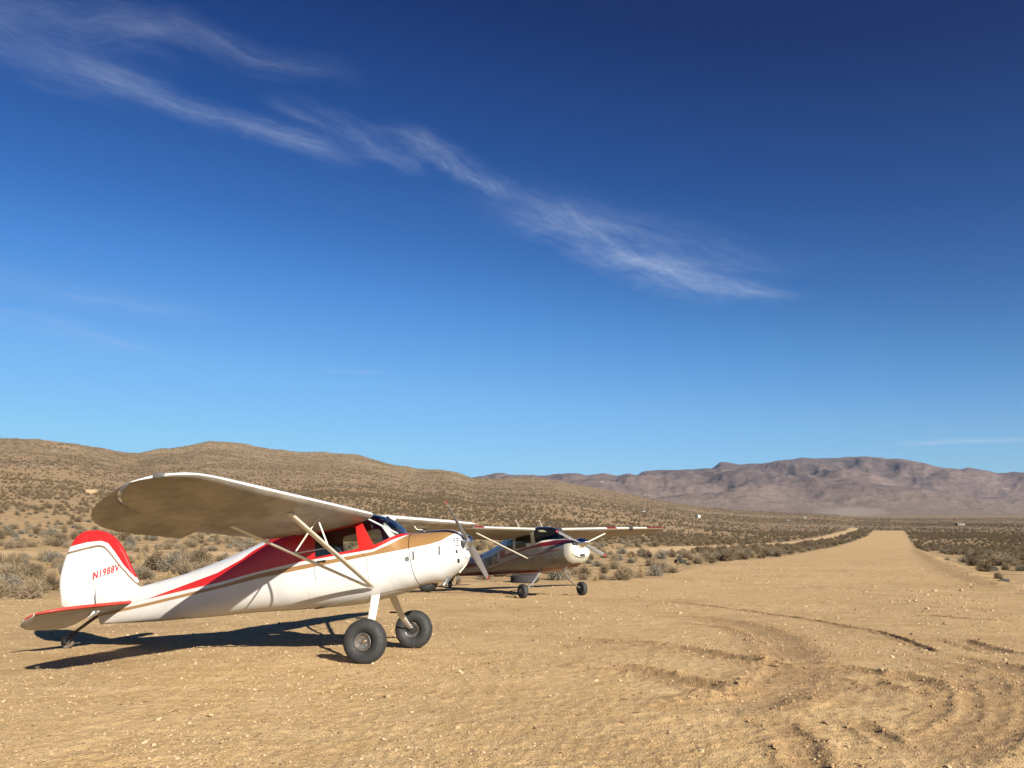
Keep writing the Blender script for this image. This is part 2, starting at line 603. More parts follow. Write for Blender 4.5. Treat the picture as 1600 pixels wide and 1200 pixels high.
def detail_height(X, Y, step):
    """clods, furrows and small swells near the camera; also how torn and how dark the soil is"""
    r = np.hypot(X, Y)
    z = np.zeros_like(X)
    torn = np.zeros_like(X)
    near = 1 - sstep(r, 70, 140)
    z += 0.03 * fbm(X / 2.6, Y / 2.6, 3, 3) * near
    z += .05 * fbm(X / 9, Y / 9, 2, 8) * near * sstep(r, 14, 30)
    for lam, amp, seed in ((.55, .008, 21), (.22, .007, 22), (.10, .0075, 23), (.05, .0065, 24)):
        fade = np.clip(lam / (2.2 * step) - .4, 0, 1)
        if fade.max() > 0:
            n = perlin(X / lam, Y / lam, seed)
            z += amp * fade * np.where(n > 0, n * 1.25, n * .7)
    for pts, hw, dep, berm, side in TRACKS:
        C = catmull(pts)
        x0, y0 = C.min(0) - 1.6
        x1, y1 = C.max(0) + 1.6
        s = (X > x0) & (X < x1) & (Y > y0) & (Y < y1)
        if not s.any():
            continue
        xs, ys = X[s], Y[s]
        wob = fbm(xs / .8, ys / .8, 2, 61) * .07
        d, sd = poly_dist(xs, ys, C, side=True)
        sd = sd + wob
        ends = np.minimum(np.hypot(xs - C[0, 0], ys - C[0, 1]), np.hypot(xs - C[-1, 0], ys - C[-1, 1]))
        endf = sstep(ends, 0, .5)
        dep, berm = dep * .72, berm * .56
        pr = -dep * np.exp(-(sd / hw) ** 4)
        cl = .45 + .9 * np.clip(fbm(xs / .16, ys / .16, 3, 71) + .35, 0, None) * np.clip(.5 + 1.3 * fbm(xs / .9, ys / .9, 2, 72), .1, 1.6)
        for sg in (-1, 1):
            w = berm * (1.0 if side in (0, sg) else .25)
            pr = pr + w * cl * np.exp(-((sd - sg * hw * 1.55) / (hw * .62)) ** 2)
        tq = np.exp(-(sd / (hw * 1.9)) ** 4)
        z[s] += pr * endf
        torn[s] = np.maximum(torn[s], tq * endf)
    # windrow of graded dirt along the right edge of the strip
    d = poly_dist(X, Y, np.array([(17.5, 29), (21, 39), (24.7, 48), (29.8, 60), (37.2, 76), (44.9, 93), (65.5, 140)], float))
    wr = np.exp(-(d / .8) ** 2) * (.10 + .10 * fbm(X / 1.1, Y / 1.1, 3, 91))
    z += np.clip(wr, 0, None) * sstep(Y, 27, 36)
    torn = np.maximum(torn, np.exp(-(d / 1.1) ** 2) * .5 * sstep(Y, 27, 36))
    # hollow under each wheel that stands on the strip
    for wx, wy, wz in FLATTEN:
        q = np.exp(-(np.hypot(X - wx, Y - wy) / .34) ** 4)
        z *= 1 - q
    return z, torn


# wheel contact points (filled from the aircraft poses)
def pose_point(P, a, b, h):
    X, Y, zb, psi, rho, tau = P
    b, h = b * math.cos(rho) - h * math.sin(rho), h * math.cos(rho) + b * math.sin(rho)
    a, h = a * math.cos(tau) - h * math.sin(tau), h * math.cos(tau) + a * math.sin(tau)
    c, s = math.cos(psi), math.sin(psi)
    return (X + a * c - b * s, Y + a * s + b * c, zb + h)


POSE1 = (-1.635, 11.9, 0.0, -.20, -.037, .009)
POSE2 = (1.30, 27.56, -.438, -.961, -.005, .009)
FLATTEN = [pose_point(POSE1, 0, -.98, 0), pose_point(POSE1, 0, .98, 0), pose_point(POSE1, -4.98, 0, 0),
           pose_point(POSE2, 0, -1.18, 0), pose_point(POSE2, 0, 1.18, 0), pose_point(POSE2, -6.35, 0, 0)]


def land(X, Y):
    """height of the finished ground without clods"""
    X, Y = np.atleast_1d(np.asarray(X, float)), np.atleast_1d(np.asarray(Y, float))
    z = base_height(X, Y)
    for (wx, wy, wz) in FLATTEN:
        bz = base_height(np.array([wx]), np.array([wy]))[0]
        z = z + (wz - bz) * np.exp(-(np.hypot(X - wx, Y - wy) / 1.15) ** 2)
    return z


def land1(x, y): return float(land([x], [y])[0])


# polar mesh around the camera; finer inside the view
th_f = np.arange(-math.atan(.80), math.atan(.80), .00155)
th_l = np.linspace(-math.pi, th_f[0], 62)[:-1]
th_r = np.linspace(th_f[-1], math.pi, 62)[1:-1]
TH = np.concatenate([th_l, th_f, th_r])
rr = [.6]
while rr[-1] < 11500:
    q = rr[-1]
    rr.append(q * (1.12 if q < 4.8 else 1.0046 if q < 46 else 1.008 if q < 160 else 1.012 if q < 2200 else 1.0085 if q < 7200 else 1.06))
RR = np.array(rr)
TT, RG = np.meshgrid(TH, RR)
GX, GY = RG * np.sin(TT), RG * np.cos(TT)
sh = GX.shape
GZ = land(GX.ravel(), GY.ravel()).reshape(sh)
nr = int((RR < 150).sum())
step = np.broadcast_to(np.gradient(RR)[:nr, None], (nr, sh[1])) * .5 + RG[:nr] * .0008
dz_, torn_ = detail_height(GX[:nr].ravel(), GY[:nr].ravel(), step.ravel())
GZ[:nr] += dz_.reshape(nr, sh[1])
TORN = np.zeros(sh)
TORN[:nr] = torn_.reshape(nr, sh[1])

# which surface each face belongs to
na, nrw = sh[1], sh[0]
jj, ii = np.meshgrid(np.arange(na), np.arange(nrw - 1))
jn = (jj + 1) % na
F = np.stack([ii * na + jj, ii * na + jn, (ii + 1) * na + jn, (ii + 1) * na + jj], -1).reshape(-1, 4)
FXc = GX.ravel()[F].mean(1)
FYc = GY.ravel()[F].mean(1)
FR = np.hypot(FXc, FYc)
edge = (fbm(FXc / 3, FYc / 3, 3, 55) * .9 + fbm(FXc / .7, FYc / .7, 2, 56) * .3) * np.clip(FR / 25, .3, 1)
d_strip = poly_dist(FXc, FYc, STRIP, closed=True)
ins = in_poly(FXc, FYc, STRIP)
sd_strip = np.where(ins, -d_strip, d_strip)
is_strip = (sd_strip + edge < 0) & (FR < 700)
d_road = poly_dist(FXc, FYc, ROAD)
is_road = (d_road + edge * .6 < 2.6) & ~is_strip & (FR < 800)
ucl = FXc / np.maximum(FYc, 1)
is_mount = (FYc > 2600) & (FR > 2600)
Dcf = np.interp(ucl, HDU, HDD)
edge_h = fbm(FXc / 90, FYc / 90, 3, 58)
is_hill = (FYc > 430 + 160 * edge_h) & (FYc < 2600) & (ucl < .30 + .06 * edge_h) & ~is_strip & ~is_road
cls = np.zeros(len(F), int)
cls[is_hill] = 3
cls[is_mount] = 4
cls[is_road] = 2
cls[is_strip] = 1


def soil_material(name, kind):
    m, nt = material(name)
    p = obj_xyz(nt)
    px, py, pz = nt.sep(p)
    flat = nt.comb(px, py, 0)
    big = nt.noise(flat, .22, 5, .6)
    mid = nt.noise(flat, 1.6, 6, .62)
    fine = nt.noise(flat, 14, 6, .7)
    grit = nt.voronoi(flat, 55)
    grit2 = nt.voronoi(flat, 26)
    sand = (.458, .302, .133, 1)
    pale = (.560, .390, .198, 1)
    dark = (.270, .165, .074, 1)
    if kind == 'road':
        sand, pale = (.50, .335, .172, 1), (.59, .42, .24, 1)
    c = nt.mix(nt.ramp(mid, .35, .68), sand, pale)
    c = nt.mix(nt.mul(nt.ramp(big, .48, .66), .42), c, dark)
    c = nt.mix(nt.mul(nt.ramp(nt.noise(flat, .5, 6, .66), .50, .64), .40), c, pale)
    c = nt.mix(nt.mul(nt.ramp(fine, .42, .70), .35), c, dark)
    # grains of gravel, each with its own tone
    gv = nt.sep(nt.vmath('MULTIPLY', grit.outputs['Color'], (1, 1, 1)))[0]
    c = nt.mix(nt.mul(nt.gt(gv, .80), nt.lt(grit.outputs['Distance'], .33)), c, (.58, .42, .24, 1))
    c = nt.mix(nt.mul(nt.lt(gv, .12), nt.lt(grit.outputs['Distance'], .36)), c, (.17, .10, .052, 1))
    g2 = nt.sep(nt.vmath('MULTIPLY', grit2.outputs['Color'], (1, 1, 1)))[1]
    c = nt.mix(nt.mul(nt.gt(g2, .90), nt.lt(grit2.outputs['Distance'], .30)), c, (.60, .45, .27, 1))
    if kind == 'ground':
        # the slope above the strip is littered and browner than the graded sand
        c = nt.mix(nt.mul(nt.ramp(nt.vmath('LENGTH', flat), 70, 300), .72), c, (.225, .156, .092, 1))
    for sc_, rad, hi, lo in ((9.0, .20, .86, .10), (17.0, .24, .84, .12), (4.5, .14, .90, .07)):
        gg = nt.voronoi(nt.vmath('ADD', flat, (sc_, 3.1, 0)), sc_)
        r1, r2, r3 = nt.sep(gg.outputs['Color'])
        on = nt.lt(gg.outputs['Distance'], nt.mul(nt.add(r2, .35), rad))
        c = nt.mix(nt.mul(nt.mul(nt.gt(r1, hi), on), .8), c, (.55, .41, .235, 1))
        c = nt.mix(nt.mul(nt.mul(nt.lt(r1, lo * 1.3), on), .85), c, (.17, .10, .05, 1))
    if kind == 'strip':
        at = nt.new('ShaderNodeAttribute', attribute_name='torn')
        t = nt.mul(at.outputs['Fac'], nt.ramp(fine, .25, .6, .55, 1.0))
        c = nt.mix(nt.mul(t, .62), c, (.235, .140, .066, 1))
    if kind == 'ground':
        # litter under and between the bushes
        c = nt.mix(nt.mul(nt.ramp(nt.noise(flat, .55, 6, .65), .42, .58), .62), c, (.21, .145, .080, 1))
    nt.put(nt.b.inputs['Base Color'], c)
    nt.b.inputs['Roughness'].default_value = .95
    nt.b.inputs['Specular IOR Level'].default_value = .15
    h = nt.add(nt.mul(fine, .6), nt.mul(nt.ramp(grit.outputs['Distance'], 0, .5, 1, 0), .5))
    nt.put(nt.b.inputs['Normal'], nt.bump(h, .8, .02))
    return m


def hill_material():
    m, nt = material('hill_soil')
    p = obj_xyz(nt)
    px, py, pz = nt.sep(p)
    flat = nt.comb(px, py, 0)
    big = nt.noise(flat, .004, 5, .6)
    mid = nt.noise(flat, .035, 6, .65)
    sand = nt.mix(nt.ramp(mid, .35, .65), (.222, .154, .092, 1), (.285, .200, .122, 1))
    # greener-grey and stonier on the upper slopes, darker brush on the lower ones
    up = nt.ramp(pz, 30, 75, smooth=True)
    c = nt.mix(nt.mul(up, .55), sand, (.232, .178, .108, 1))
    c = nt.mix(nt.mul(nt.ramp(big, .45, .6), .4), c, (.20, .135, .075, 1))
    # bushes too small to stand as meshes this far off
    for sc, r, seed in ((.16, .36, 0), (.27, .36, 9)):
        v = nt.voronoi(nt.comb(nt.add(px, seed), py, 0), sc)
        k = nt.mul(nt.lt(v.outputs['Distance'], r), nt.gt(nt.sep(v.outputs['Color'])[0], .25))
        c = nt.mix(nt.mul(k, .70), c, (.085, .066, .038, 1))
    sv = nt.voronoi(flat, .05)
    c = nt.mix(nt.mul(nt.gt(nt.sep(sv.outputs['Color'])[2], .985), nt.lt(sv.outputs['Distance'], .10)), c, (.42, .34, .25, 1))
    nt.put(nt.b.inputs['Base Color'], c)
    nt.b.inputs['Roughness'].default_value = 1
    nt.b.inputs['Specular IOR Level'].default_value = .1
    nt.put(nt.b.inputs['Normal'], nt.bump(mid, .4, 3.0))
    return m


def mountain_material():
    m, nt = material('mountain_rock')
    p = obj_xyz(nt)
    px, py, pz = nt.sep(p)
    n1 = nt.noise(p, .0022, 7, .62, .4)
    n2 = nt.noise(nt.comb(px, py, nt.mul(pz, 3.0)), .012, 6, .65)
    rock = nt.mix(nt.ramp(n1, .38, .64), (.112, .080, .070, 1), (.170, .122, .100, 1))
    rock = nt.mix(nt.mul(nt.ramp(n2, .45, .62), .5), rock, (.066, .050, .048, 1))
    # stony fans below, rock above
    fan = nt.ramp(nt.add(pz, nt.mul(nt.sub(n1, .5), 150)), 90, 240, 1, 0, smooth=True)
    c = nt.mix(fan, rock, (.185, .135, .104, 1))
    pale = nt.mul(nt.gt(nt.noise(p, .009, 5, .6), .685), nt.ramp(n1, .45, .6))
    c = nt.mix(nt.mul(pale, .7), c, (.40, .31, .24, 1))
    nt.put(nt.b.inputs['Base Color'], c)
    nt.b.inputs['Roughness'].default_value = 1
    nt.b.inputs['Specular IOR Level'].default_value = .1
    nt.put(nt.b.inputs['Normal'], nt.bump(nt.add(n2, n1), .8, 25.0))
    return m


GV = np.stack([GX.ravel(), GY.ravel(), GZ.ravel()], -1)
TV = TORN.ravel()
for ci, (nm, mt) in enumerate((('ground', [soil_material('ground_soil', 'ground'), hill_material()]), ('runway', soil_material('strip_soil', 'strip')),
                               ('dirt_road', soil_material('road_soil', 'road')), ('hills', bpy.data.materials['hill_soil']), ('mountains', mountain_material()))):
    fs = F[cls == ci]
    us, inv = np.unique(fs.ravel(), return_inverse=True)
    vs = GV[us]
    o = from_arrays(nm, vs, inv.reshape(-1, 4), mt, attrs={'torn': TV[us]} if ci == 1 else None)
    tag(o, kind='structure')
    if ci == 0:
        far = (FYc[cls == 0] > 430 + 160 * edge_h[cls == 0])
        o.data.polygons.foreach_set('material_index', far.astype(np.int32))
    if ci == 1:
        tag(o, label='wide graded dirt airstrip with torn wheel tracks')

# ------------------------------------------------------------------ aircraft
TIRE = simple('tyre_rubber', (.019, .0185, .018), .75, 0, .35, 14, bump=.002)
RIM = simple('wheel_metal', (.42, .40, .37), .35, .9, .2, 20)
STEEL = simple('dark_steel', (.06, .055, .05), .5, .7, .25, 20)
ALU = simple('bare_aluminium', (.62, .62, .62), .28, 1.0, .08, 12)
BLADE = simple('propeller_grey', (.26, .25, .24), .42, .5, .12, 14)
REDTIP = simple('red_paint', (.56, .022, .025), .4, 0, .12, 12)
MAROON = simple('maroon_paint', (.22, .012, .018), .35, 0, .12, 12, coat=.3)
CREAM = simple('cream_paint', (.62, .585, .50), .4, 0, .07, 7, coat=.2)
WHITE = simple('white_paint', (.80, .785, .745), .38, 0, .05, 6, coat=.2)
BLACK = simple('black_opening', (.012, .011, .010), .8, 0, .3, 20)
UPHOL = simple('seat_fabric', (.045, .042, .040), .9, 0, .25, 40)
LINER = simple('cabin_lining', (.16, .145, .125), .9, 0, .2, 10)
CHROME = simple('polished_spinner', (.75, .75, .76), .10, 1.0, .04, 6)
INK = simple('dark_lettering', (.045, .03, .04), .5)
GREYP = simple('grey_plate', (.16, .155, .15), .5, .3, .1, 30)


def glass_material():
    m, nt = material('window_plexiglass')
    nt.n.remove(nt.b)
    out = nt.n['Material Output']
    tr = nt.new('ShaderNodeBsdfTransparent')
    tr.inputs[0].default_value = (.80, .84, .85, 1)
    gl = nt.new('ShaderNodeBsdfGlossy')
    gl.inputs['Roughness'].default_value = .03
    fr = nt.new('ShaderNodeFresnel')
    fr.inputs[0].default_value = 1.5
    mx = nt.new('ShaderNodeMixShader')
    dust = nt.ramp(nt.noise(obj_xyz(nt), 5, 5), .35, .8, 0, .10)
    nt.put(mx.inputs[0], nt.math('ADD', fr.outputs[0], nt.mul(dust, .5), clamp=True))
    nt.l.new(tr.outputs[0], mx.inputs[1])
    nt.l.new(gl.outputs[0], mx.inputs[2])
    nt.l.new(mx.outputs[0], out.inputs[0])
    return m


GLASS = glass_material()


def paint(name, build, seams=(), rough=.36, metal=0.0, theta=0.0, dirt=.10, corr=None, coat=.25):
    """aircraft finish: build(nt, a, b, h, x) returns the colour from the body coordinates"""
    m, nt = material(name)
    p = obj_xyz(nt)
    a, b, h = nt.sep(p)
    x = nt.add(nt.mul(a, math.cos(theta)), nt.mul(h, math.sin(theta)))
    z = nt.sub(nt.mul(h, math.cos(theta)), nt.mul(a, math.sin(theta)))
    c = build(nt, a, b, h, x)
    n = nt.noise(p, 3.2, 6, .62)
    g = nt.ramp(n, .3, .72, 1.0, 1.0 - dirt)
    c = nt.mix(1.0, c, nt.comb(g, nt.mul(g, .995), nt.mul(g, .98)), 'MULTIPLY')
    # dust thrown up on the underside
    dustf = nt.mul(nt.ramp(h, .95, .35, 0, .35), nt.ramp(nt.noise(p, 6, 5), .3, .7, .4, 1))
    c = nt.mix(dustf, c, (.42, .30, .18, 1))
    for s in seams:
        c = nt.mix(nt.mul(nt.lt(nt.math('ABSOLUTE', nt.sub(x, s)), .0030), .40), c, (.16, .145, .13, 1))
        # rivets beside the seam
        rv = nt.mul(nt.lt(nt.math('ABSOLUTE', nt.sub(x, s + .018)), .004), nt.lt(nt.math('FRACT', nt.mul(z, 22)), .18))
        c = nt.mix(nt.mul(rv, .35), c, (.16, .14, .12, 1))
    nt.put(nt.b.inputs['Base Color'], c)
    nt.put(nt.b.inputs['Roughness'], nt.ramp(nt.noise(p, 8, 4), .3, .7, rough - .06, rough + .12))
    nt.b.inputs['Metallic'].default_value = metal
    nt.b.inputs['Coat Weight'].default_value = coat
    nt.b.inputs['Specular IOR Level'].default_value = .5 if coat else .25
    nt.b.inputs['Coat Roughness'].default_value = .12
    hgt = nt.mul(nt.noise(p, 2.3, 3), 1.0)
    nrm = nt.bump(hgt, .35, .012)
    if corr:
        w = nt.math('SINE', nt.mul(nt.add(h if corr[0] == 'h' else b, 0), corr[1]))
        nrm = nt.bump(w, .28, .003, nrm)
    nt.put(nt.b.inputs['Normal'], nrm)
    return m


def spow(v, e): return math.copysign(abs(v) ** e, v)


class Hull:
    """fuselage skin as a superelliptic loft along the tilted body axis"""
    def __init__(s, theta, top, bot, wid, ntop, nbot, zmid):
        s.c, s.s = math.cos(theta), math.sin(theta)
        s.top = s.conv(top)
        s.bot = s.conv(bot)
        s.wid, s.nt_, s.nb, s.zm = wid, ntop, nbot, zmid

    def conv(s, pts):
        q = sorted((a * s.c + h * s.s, h * s.c - a * s.s) for a, h in pts)
        return q

    def body(s, a, h): return a * s.c + h * s.s, h * s.c - a * s.s
    def world(s, x, z): return x * s.c - z * s.s, z * s.c + x * s.s

    @staticmethod
    def sm(x, pts):
        """smooth interpolation (monotone cubic)"""
        xs = [p[0] for p in pts]
        ys = [p[1] for p in pts]
        if x <= xs[0]:
            return ys[0]
        if x >= xs[-1]:
            return ys[-1]
        i = max(k for k in range(len(xs) - 1) if xs[k] <= x)
        d = [(ys[k + 1] - ys[k]) / (xs[k + 1] - xs[k]) for k in range(len(xs) - 1)]

        def tang(k):
            if k == 0:
                return d[0]
            if k == len(xs) - 1:
                return d[-1]
            return 0.0 if d[k - 1] * d[k] <= 0 else 2 * d[k - 1] * d[k] / (d[k - 1] + d[k])
        hh = xs[i + 1] - xs[i]
        t = (x - xs[i]) / hh
        m0, m1 = tang(i) * hh, tang(i + 1) * hh
        return (2 * t ** 3 - 3 * t * t + 1) * ys[i] + (t ** 3 - 2 * t * t + t) * m0 + (-2 * t ** 3 + 3 * t * t) * ys[i + 1] + (t ** 3 - t * t) * m1

    def sec(s, x):
        zt, zb = s.sm(x, s.top), s.sm(x, s.bot)
        return zt, zb, s.sm(x, s.wid), s.sm(x, s.nt_), s.sm(x, s.nb), zb + (zt - zb) * s.sm(x, s.zm)

    def ring(s, x, n):
        zt, zb, w, n1, n2, zm = s.sec(x)
        out = []
        for k in range(n):
            t = 2 * math.pi * k / n
            e = n1 if math.sin(t) >= 0 else n2
            b = w * spow(math.cos(t), 2 / e)
            z = zm + ((zt - zm) if math.sin(t) >= 0 else (zm - zb)) * spow(math.sin(t), 2 / e)
            a, h = s.world(x, z)
            out.append((a, b, h))
        return out

    def half_width(s, a, h):
        x, z = s.body(a, h)
        zt, zb, w, n1, n2, zm = s.sec(x)
        q, e = ((z - zm) / (zt - zm), n1) if z > zm else ((zm - z) / (zm - zb), n2)
        return w * max(0.0, 1 - min(1, abs(q)) ** e) ** (1 / e)

    def mesh(s, x0, x1, dx, nseg):
        xs = list(np.arange(x0, x1 - .08, dx)) + [x1 - .08, x1 - .055, x1 - .035, x1 - .02, x1 - .01, x1]
        rings = [s.ring(x, nseg) for x in xs]
        mb = MB()
        mb.loft(rings, cap=True)
        bm = bmesh.new()
        vs = [bm.verts.new(v) for v in mb.v]
        for f in mb.f:
            try:
                bm.faces.new([vs[i] for i in f])
            except ValueError:
                pass
        bmesh.ops.recalc_face_normals(bm, faces=bm.faces)
        return bm


def pip(a, h, poly):
    c = False
    n = len(poly)
    for i in range(n):
        x0, y0 = poly[i]
        x1, y1 = poly[(i + 1) % n]
        if (y0 > h) != (y1 > h) and a < (x1 - x0) * (h - y0) / (y1 - y0) + x0:
            c = not c
    return c


def inset(poly, d):
    cx = sum(p[0] for p in poly) / len(poly)
    cy = sum(p[1] for p in poly) / len(poly)
    out = []
    for a, h in poly:
        L = math.hypot(a - cx, h - cy)
        out.append((a - (a - cx) / L * d, h - (h - cy) / L * d))
    return out


def cut(bm, poly):
    """cut the skin along the outline of a side-view polygon"""
    amin, amax = min(p[0] for p in poly) - .12, max(p[0] for p in poly) + .12
    hmin, hmax = min(p[1] for p in poly) - .12, max(p[1] for p in poly) + .12
    n = len(poly)
    for i in range(n):
        p, q = poly[i], poly[(i + 1) % n]
        d = Vector((q[0] - p[0], 0, q[1] - p[1]))
        nrm = Vector((-d.z, 0, d.x)).normalized()
        lo = (min(p[0], q[0]) - .07, min(p[1], q[1]) - .07)
        hi = (max(p[0], q[0]) + .07, max(p[1], q[1]) + .07)
        faces = []
        for f in bm.faces:
            fa = [v.co.x for v in f.verts]
            fh = [v.co.z for v in f.verts]
            if max(fa) >= lo[0] and min(fa) <= hi[0] and max(fh) >= lo[1] and min(fh) <= hi[1] and len(f.verts) < 12:
                faces.append(f)
        geom = faces + list({e for f in faces for e in f.edges}) + list({v for f in faces for v in f.verts})
        bmesh.ops.bisect_plane(bm, geom=geom, dist=1e-5, plane_co=Vector((p[0], 0, p[1])), plane_no=nrm)


def take(bm, test):
    """move the faces that pass the test into a mesh of their own"""
    faces = [f for f in bm.faces if test(f.calc_center_median())]
    new = bmesh.new()
    mp = {}
    for f in faces:
        vs = []
        for v in f.verts:
            if v not in mp:
                mp[v] = new.verts.new(v.co)
            vs.append(mp[v])
        try:
            new.faces.new(vs)
        except ValueError:
            pass
    bmesh.ops.delete(bm, geom=faces, context='FACES')
    return new


def bm_obj(name, bm, mat, parent, ang=40):
    me = bpy.data.meshes.new(name)
    bm.to_mesh(me)
    bm.free()
    o = link(name, me, mat, parent)
    shade(me, ang)
    return o


def plate(name, outline, thick, to3, mat, parent, k=.12, edge=.25):
    """a thin tail surface: outline (u,v), swollen in the middle, mapped to space by to3(u,v,w)"""
    cu = sum(p[0] for p in outline) / len(outline)
    cv = sum(p[1] for p in outline) / len(outline)
    mb = MB(lambda p: to3(*p))
    rings = []
    for sc, w in ((1 - k * 2.5, -.5), (1 - k, -.47), (1 - k * .35, -.36), (1, -edge / 2), (1, edge / 2), (1 - k * .35, .36), (1 - k, .47), (1 - k * 2.5, .5)):
        rings.append([(cu + (u - cu) * sc, cv + (v - cv) * sc, w * thick) for u, v in outline])
    mb.loft(rings)
    return mb.build(name, mat, parent, smooth=40)


def airfoil(t, m=.02, n=14, f0=0.0, f1=1.0):
    """closed loop of (fraction of chord, height/chord) between f0 and f1 of the chord"""
    fs = [f0 + (f1 - f0) * (1 - math.cos(math.pi * k / n)) / 2 for k in range(n + 1)]

    def yt(x): return 5 * t * (.2969 * math.sqrt(max(x, 0)) - .1260 * x - .3516 * x * x + .2843 * x ** 3 - .1036 * x ** 4)
    def yc(x): return m / .16 * (.8 * x - x * x) if x < .4 else m / .36 * (.2 + .8 * x - x * x)
    up = [(x, yc(x) + yt(x)) for x in fs]
    lo = [(x, yc(x) - yt(x)) for x in fs[::-1]]
    if f0 == 0:
        lo = lo[:-1]
    return up + lo


def wing_panel(mb, bs, le, te, hle, inc, t, f0, f1, side, droop=0.0):
    rings = []
    for b in bs:
        a0, a1 = le(b), te(b)
        ch = a0 - a1
        tt = t(b)
        ring = []
        for x, y in airfoil(tt, .018, 14, f0, f1):
            hx = hle(b) - math.tan(inc) * x * ch + y * ch - max(0, x - f0) * ch * droop
            ring.append((a0 - x * ch, side * b, hx + y * 0))
        rings.append(ring)
    if side < 0:
        rings = [r[::-1] for r in rings]
    mb.loft(rings)


def text_obj(name, txt, size, to3, mat, parent, shear=0.0, spacing=1.0, depth=.0015, sx=1.0, bold=.006):
    cu = bpy.data.curves.new(name, 'FONT')
    cu.body = txt
    cu.size = size
    cu.shear = shear
    cu.space_character = spacing
    cu.extrude = depth
    cu.offset = size * bold
    tmp = bpy.data.objects.new(name, cu)
    COL.objects.link(tmp)
    dg = bpy.context.evaluated_depsgraph_get()
    me = bpy.data.meshes.new_from_object(tmp.evaluated_get(dg))
    bpy.data.objects.remove(tmp)
    for v in me.vertices:
        v.co = to3(v.co.x * sx, v.co.y, v.co.z)
    me.materials.clear()
    me.name = name
    return link(name, me, mat, parent)


def make_wheel(root, b, h, a, rad, wid, side, camber=0.0, name='main_wheel'):
    """wheel with tyre, rim and hub; side: which way its outer face looks"""
    w = MB()
    rr_ = rad * .40
    prof = [(-.30 * wid, rr_), (-.40 * wid, rr_ * 1.08), (-.49 * wid, rad * .62), (-.50 * wid, rad * .74), (-.45 * wid, rad * .87), (-.34 * wid, rad * .955),
            (-.20 * wid, rad * .99), (0, rad), (.20 * wid, rad * .99), (.34 * wid, rad * .955), (.45 * wid, rad * .87), (.50 * wid, rad * .74),
            (.49 * wid, rad * .62), (.40 * wid, rr_ * 1.08), (.30 * wid, rr_)]
    w.lathe(prof, (a, b, h), 'b', 48)
    ty = w.build(name, TIRE, root, smooth=50)
    r = MB()
    o = side
    r.lathe([(o * .42 * wid, rr_ * 1.0), (o * .43 * wid, rr_ * .93), (o * .34 * wid, rr_ * .84), (o * .22 * wid, rr_ * .72), (o * .20 * wid, rr_ * .30), (o * .27 * wid, rr_ * .26), (o * .27 * wid, 0.002)], (a, b, h), 'b', 32)
    r.lathe([(-o * .42 * wid, rr_ * 1.0), (-o * .40 * wid, rr_ * .90), (-o * .28 * wid, rr_ * .80), (-o * .26 * wid, .002)], (a, b, h), 'b', 32)
    r.build('rim', RIM, ty, smooth=40)
    hb = MB()
    hb.lathe([(o * .26 * wid, rr_ * .24), (o * .33 * wid, rr_ * .22), (o * .35 * wid, rr_ * .12), (o * .37 * wid, rr_ * .10), (o * .37 * wid, .001)], (a, b, h), 'b', 20)
    for k in range(6):
        t = k * math.pi / 3
        hb.lathe([(o * .20 * wid, .011), (o * .25 * wid, .011), (o * .255 * wid, .001)], (a + rr_ * .5 * math.cos(t), b, h + rr_ * .5 * math.sin(t)), 'b', 8)
    hb.build('hub', simple('brass_hub', (.30, .22, .12), .4, .8) if 'brass_hub' not in bpy.data.materials else bpy.data.materials['brass_hub'], ty, smooth=40)
    bk = MB()
    bk.lathe([(-o * .27 * wid, rr_ * .62), (-o * .36 * wid, rr_ * .62), (-o * .365 * wid, .002)], (a, b, h), 'b', 24)
    bk.box((a - rr_ * .62, b - o * .36 * wid, h + .02), (rr_ * .5, .05, rr_ * .7))
    bk.build('brake', STEEL, ty, smooth=35)
    return ty


def make_blade(root, hub, theta, ang, R_, chord, tipred, spin=0):
    """two blades on one hub; ang = angle of the blade above the port side"""
    c, s = math.cos(theta), math.sin(theta)
    fx = Vector((c, 0, s))       # forward
    up = Vector((-s, 0, c))
    pt = Vector((0, 1, 0))
    H0 = Vector(hub)
    for sg in (1, -1):
        d = (pt * math.cos(ang) + up * math.sin(ang)) * sg
        n = d.cross(fx)          # in the disc, across the blade
        rings, tips = [], []
        K = 22
        for k in range(K + 1):
            q = k / K
            r = .06 + (R_ - .06) * q
            ch = chord * (.55 + .9 * q - .15 * q * q if q < .35 else .55 + .9 * .35 - .018 - .42 * (q - .35) ** 1.3)
            if q > .93:
                ch *= math.sqrt(max(.03, 1 - ((q - .93) / .07) ** 2))
            tw = -(R(58) - R(40) * q ** .7)
            th = .045 * (1 - q) ** 1.2 + .009
            cd = n * math.cos(tw) + fx * math.sin(tw)
            nd = cd.cross(d)
            ring = []
            for t in range(12):
                u = 2 * math.pi * t / 12
                ring.append(H0 + d * r + cd * (ch / 2 * math.cos(u)) + nd * (th / 2 * math.sin(u)))
            rings.append((q, ring))
        m1, m2 = MB(), MB()
        lim = 1 - tipred / R_
        a_ = [g for q, g in rings if q <= lim + .03]
        b_ = [g for q, g in rings if q >= lim]
        m1.loft(a_)
        bl = m1.build('blade', BLADE, root, smooth=50)
        if len(b_) > 1:
            m2.loft([[H0 + (p - H0) * 1.0 + (p - sum(g, Vector()) / 12) * .03 for p in g] for g in b_])
            m2.build('blade_tip', REDTIP, bl, smooth=50)


